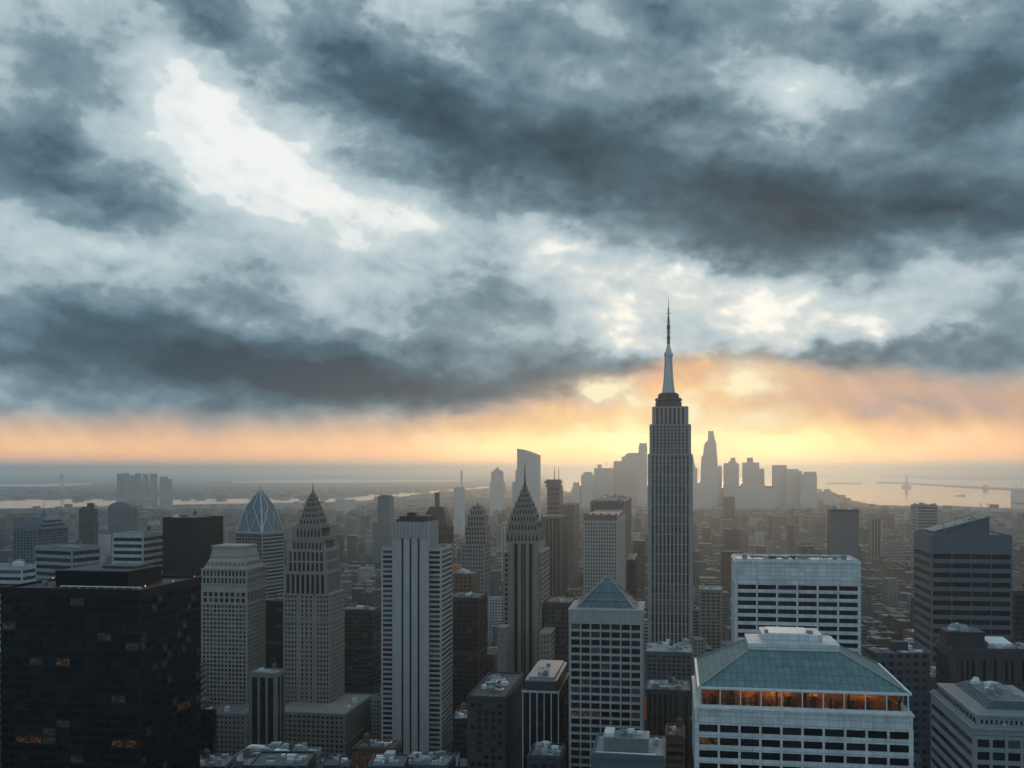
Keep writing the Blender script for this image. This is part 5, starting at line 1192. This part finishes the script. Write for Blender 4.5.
def city():
    q = random.Random(5); lots = []
    Y = 440.0
    while Y < 15500:
        far = min(1.0, Y / 6000); by = q.uniform(17, 25) + 26 * far
        if Y > 8200: by = 120
        X = -Y * .60 - 60; gap = 5 if Y < 3000 else 9
        row_street = 14
        while X < Y * .60 + 60:
            bx = q.uniform(11, 27) * (1 + .9 * far) * (1.9 if Y > 8200 else 1)
            cx, cy = X + bx / 2, Y + by / 2
            # turned with the street grid
            ox, oy = cx, cy
            px = 512 + F * ox / oy
            ok = not any(inside((ox, oy), w) for w in WPOLY)
            if ok and Y > 8200: ok = q.random() < .45
            # avenues every 190 m
            if ok and Y < 2600 and ((ox * GC - oy * GS) % 190) < 17: ok = False
            if ok:
                d = bx * .5
                pts = [(ox - d, oy - by / 2), (ox + d, oy - by / 2), (ox + d, oy + by / 2), (ox - d, oy + by / 2)]
                capz = 999
                for f in FOOT:
                    xs = [p[0] for p in f['pts']]; ys = [p[1] for p in f['pts']]; m = 6 + d
                    if min(xs) - m < ox < max(xs) + m and min(ys) - by / 2 - 5 < oy < max(ys) + by / 2 + 5:
                        if inside((ox, oy), f['pts']) or any(inside(p, f['pts']) for p in pts) or any(abs(p[0] - ox) < d + 2 and abs(p[1] - oy) < by / 2 + 2 for p in f['pts']): ok = False; break
                        # still may cross an edge: keep a margin
                        e = [(p[0], p[1]) for p in f['pts']]
                        for i in range(4):
                            for tt in (.1, .25, .4, .55, .7, .85):
                                ex = e[i][0] + (e[(i + 1) % 4][0] - e[i][0]) * tt; ey = e[i][1] + (e[(i + 1) % 4][1] - e[i][1]) * tt
                                if abs(ex - ox) < d + 2 and abs(ey - oy) < by / 2 + 2: ok = False
                        if not ok: break
                    if oy < f['y'] + 30:
                        p0 = 512 + F * (ox - d) / (oy - by / 2); p1 = 512 + F * (ox + d) / (oy - by / 2)
                        if p1 > f['px'][0] and p0 < f['px'][1]: capz = min(capz, H - (f['yb'] - HY) * (oy - by / 2) / F)
                if ok:
                    yy = oy - by / 2
                    # how far up the picture the ordinary roofs reach
                    if Y < 900: top = 655
                    elif Y < 1600: top = 655 - (Y - 900) / 700 * 105
                    elif Y < 3000: top = 550 - (Y - 1600) / 1400 * 32
                    elif Y < 8200: top = 518 - (Y - 3000) / 5200 * 20
                    else: top = 489.5
                    if Y > 6000 and 575 < px < 815: top = 486
                    if 2600 < Y < 8200 and q.random() < .98:
                        if px < 480: top = max(top, 508.5 if px < 330 else 508.5 - (px - 330) * .13)
                        elif px > 815: top = max(top, 494 + min(14, (px - 818) * .3) + max(0, px - 920) * .045)
                    cap2 = H - (top - HY) * yy / F
                    base = q.choice([12, 16, 20, 24, 30, 36]) if Y > 1300 else q.choice([25, 35, 45, 60, 75])
                    hh = base * q.uniform(.8, 1.3)
                    if q.random() < .17: hh *= q.uniform(1.4, 3.2)
                    if 5200 < Y < 7600 and 560 < px < 820: hh *= q.uniform(1.2, 4.5)
                    if Y > 8200: hh = q.choice([8, 10, 14, 18, 30])
                    if Y < 900: hh = max(hh, cap2 * q.uniform(.55, .98))
                    hh = min(hh, capz, max(cap2, 14))
                    ytop = HY + (H - hh) * F / yy
                    if hh > 7 and ytop < 772 and -30 < px < 1054: lots.append((bx * hh / yy / yy if False else (bx / yy) * (hh + by * .2) / yy, ox, oy, bx - q.uniform(.5, 3), by - q.uniform(.5, 4), hh, q.random()))
            X += bx + q.choice([.6, .6, 1.5, gap])
        Y += by + (row_street if Y < 3000 else 16) * (1 if Y < 8200 else 3)
    return lots
LOTS = city()
LOTS.sort(key=lambda l: -l[0])
HEROS = [(sum(p[0] for p in f['pts']) / 4, sum(p[1] for p in f['pts']) / 4) for f in FOOT]
SHORT = {}
def near_label(x, y):
    b = None
    for f, (hx, hy) in zip(FOOT, HEROS):
        if f['y'] > 3000: continue
        d = abs(512 + F * x / y - (512 + F * hx / hy)) * 1.0 + abs(hy - y) * .12
        if b is None or d < b[0]: b = (d, f, hx / hy, hy)
    _, f, u, hy = b; w = f['label'].split()
    rel = 'behind' if y > hy + 60 else 'in front of' if y < hy - 60 else ('left of' if x / y < u else 'right of')
    return rel, f['label']
def short(l):                             # a few words that find the tall neighbour
    for s in (' with ', ' beside ', ' between ', ' behind ', ' standing ', ' left ', ' right ', ' of ', ' at ', ' below ', ' crowded ', ', ', ' and '):
        i = l.find(s)
        if i > 0 and len(l[:i].split()) >= 3: l = l[:i]
    return ' '.join(l.split()[:6])
def lot_shape(mb, l, q, tints, tint, detail):
    _, x, y, w, d, h, r = l; n0 = len(mb.f); h2 = h
    if detail and r < .35: h = h * (1 - q.uniform(.1, .22))
    # local frame at the lot's base centre
    mb.box(-w / 2, w / 2, -d / 2, d / 2, 0, h)
    feats = []
    if detail:
        if r < .35:                       # set-back upper storeys
            a = q.uniform(.12, .25); mb.box(-w / 2 + w * a, w / 2 - w * a, -d / 2 + d * a, d / 2 - d * a, h - .2, h2); feats.append('set-back top')
        elif r < .6: feats.append('bulkhead')
        elif r < .8: feats.append('tank')
        else: feats.append('bare flat roof')
        for (a, b, c, e) in ((-w / 2 - .15, w / 2 + .15, -d / 2 - .15, -d / 2 + .4), (-w / 2 - .15, w / 2 + .15, d / 2 - .4, d / 2 + .15)): mb.box(a, b, c, e, h - .9, h + .9)
        for a, b in ((-w / 2 - .15, -w / 2 + .4), (w / 2 - .4, w / 2 + .15)): mb.box(a, b, -d / 2 + .4, d / 2 - .4, h - .89, h + .88)
    if detail and y < 1000:               # piers and sills that stand proud between the windows
        rn = tint[3]; cw = 2.5 + rn * 2.2; ch = 3.4 + rn * .5
        if rn <= .72:
            for i in range(int(-w / 2 / cw) , int(w / 2 / cw) + 1): mb.box(i * cw - .3, i * cw + .3, -d / 2 - .28, -d / 2 + .1, 0, h - .95)
            xs = w / 2 if x < 300 * y / 1500 else -w / 2
            for i in range(int(-d / 2 / cw), int(d / 2 / cw) + 1): mb.box(xs - (.28 if xs < 0 else .1), xs + (.28 if xs > 0 else .1), i * cw - .3, i * cw + .3, 0, h - .95)
        if rn >= .16:
            for i in range(max(1, int((h - 60) / ch)), int((h - 1) / ch) + 1): mb.box(-w / 2 - .2, w / 2 + .2, -d / 2 - .2, d / 2 + .2, i * ch - .35, i * ch + .35)
    tints += [tint] * (len(mb.f) - n0)
    return feats, h
NTHING = 300
used = {}
def place_lots():
    q = random.Random(21)
    for i, l in enumerate(LOTS[:NTHING]):
        _, x, y, w, d, h, r = l
        name, c = TONES[q.choices(range(len(TONES)), TW if y > 900 else [0, 2, 7, 4, 0, 5, 4, 0])[0]]; jit = q.uniform(.85, 1.15)
        mb = MB(); tints = []; tint = (c[0] * jit, c[1] * jit, c[2] * jit, q.random())
        root = empty('city_block', (x, y, 0), 0)
        feats, h = lot_shape(mb, l, q, tints, tint, True)
        o = mb.build('wall', M['city_block'], root); set_tint(o.data, tints)
        f = feats[0]
        if f == 'bulkhead':
            m2 = MB(); a = w * q.uniform(-.25, .1); b = d * q.uniform(-.2, .1); m2.box(a, a + w * .28, b, b + d * .3, h - .2, h + q.uniform(3, 5)); m2.build('roof_bulkhead', M[q.choice(['grey_stone', 'dark_stone', 'brick', 'rooftop_unit_grey'])], root)
        if f == 'tank':
            m2 = MB(); a, b = w * q.uniform(-.3, .3), d * q.uniform(-.3, .3)
            for k in range(4): m2.tube((a + 1.3 * (-1) ** k, b + 1.3 * (-1) ** (k // 2), h - .2), (a + 1.3 * (-1) ** k, b + 1.3 * (-1) ** (k // 2), h + 3), .15)
            m2.lathe(a, b, [(2, h + 2.9), (2, h + 6.2), (2.1, h + 6.2), (.1, h + 7.6)], 10); m2.build('water_tank', M['tank_wood'], root)
        for k in range(q.choice([5, 7, 9, 12]) if y < 1000 else q.choice([2, 3, 4]) if y < 1600 else 1):
            m2 = MB(); a, b = w * q.uniform(-.42, .3), d * q.uniform(-.42, .3); s1, s2 = q.uniform(1.5, 4), q.uniform(1.5, 3.5); m2.box(a, a + s1, b, b + s2, h - .15 - .01 * k, h + q.uniform(.8, 2.4)); m2.build('rooftop_unit', M[q.choice(['rooftop_unit_grey', 'white_metal', 'grey_metal'])], root)
        rel, lab = near_label(x, y)
        size = 'tall' if h > 70 else 'mid-rise' if h > 32 else 'low'
        word = {'set-back top': 'set-back top', 'bulkhead': 'roof bulkhead', 'tank': 'roof tank', 'bare flat roof': 'bare roof'}[f]
        L = f'{size} {name} block, {word}, {rel} the {short(lab)}'
        tag(root, L, 'building', 'ordinary city blocks between the towers')
    mb = MB(); tints = []
    for l in LOTS[NTHING:]:
        _, x, y, w, d, h, r = l; name, c = TONES[q.choices(range(len(TONES)), TW)[0]]; jit = q.uniform(.8, 1.2)
        m2 = MB(); tt = []; lot_shape(m2, l, q, tt, (c[0] * jit, c[1] * jit, c[2] * jit, q.random()), False)
        if r < .4 and y < 5000:
            n0 = len(m2.f); a = w * q.uniform(-.2, .1); m2.box(a, a + w * .3, -d * .1, d * .2, h - .2, h + q.uniform(3, 7)); tt += [tt[0]] * (len(m2.f) - n0)
        i = len(mb.v); mb.v += [(x + a, y + b, c_) for a, b, c_ in m2.v]; mb.f += [tuple(k + i for k in f) for f in m2.f]; tints += tt
    o = mb.build('far_city', M['city_block']); set_tint(o.data, tints); tag(o, kind='stuff')
    print('lots', len(LOTS))
place_lots()
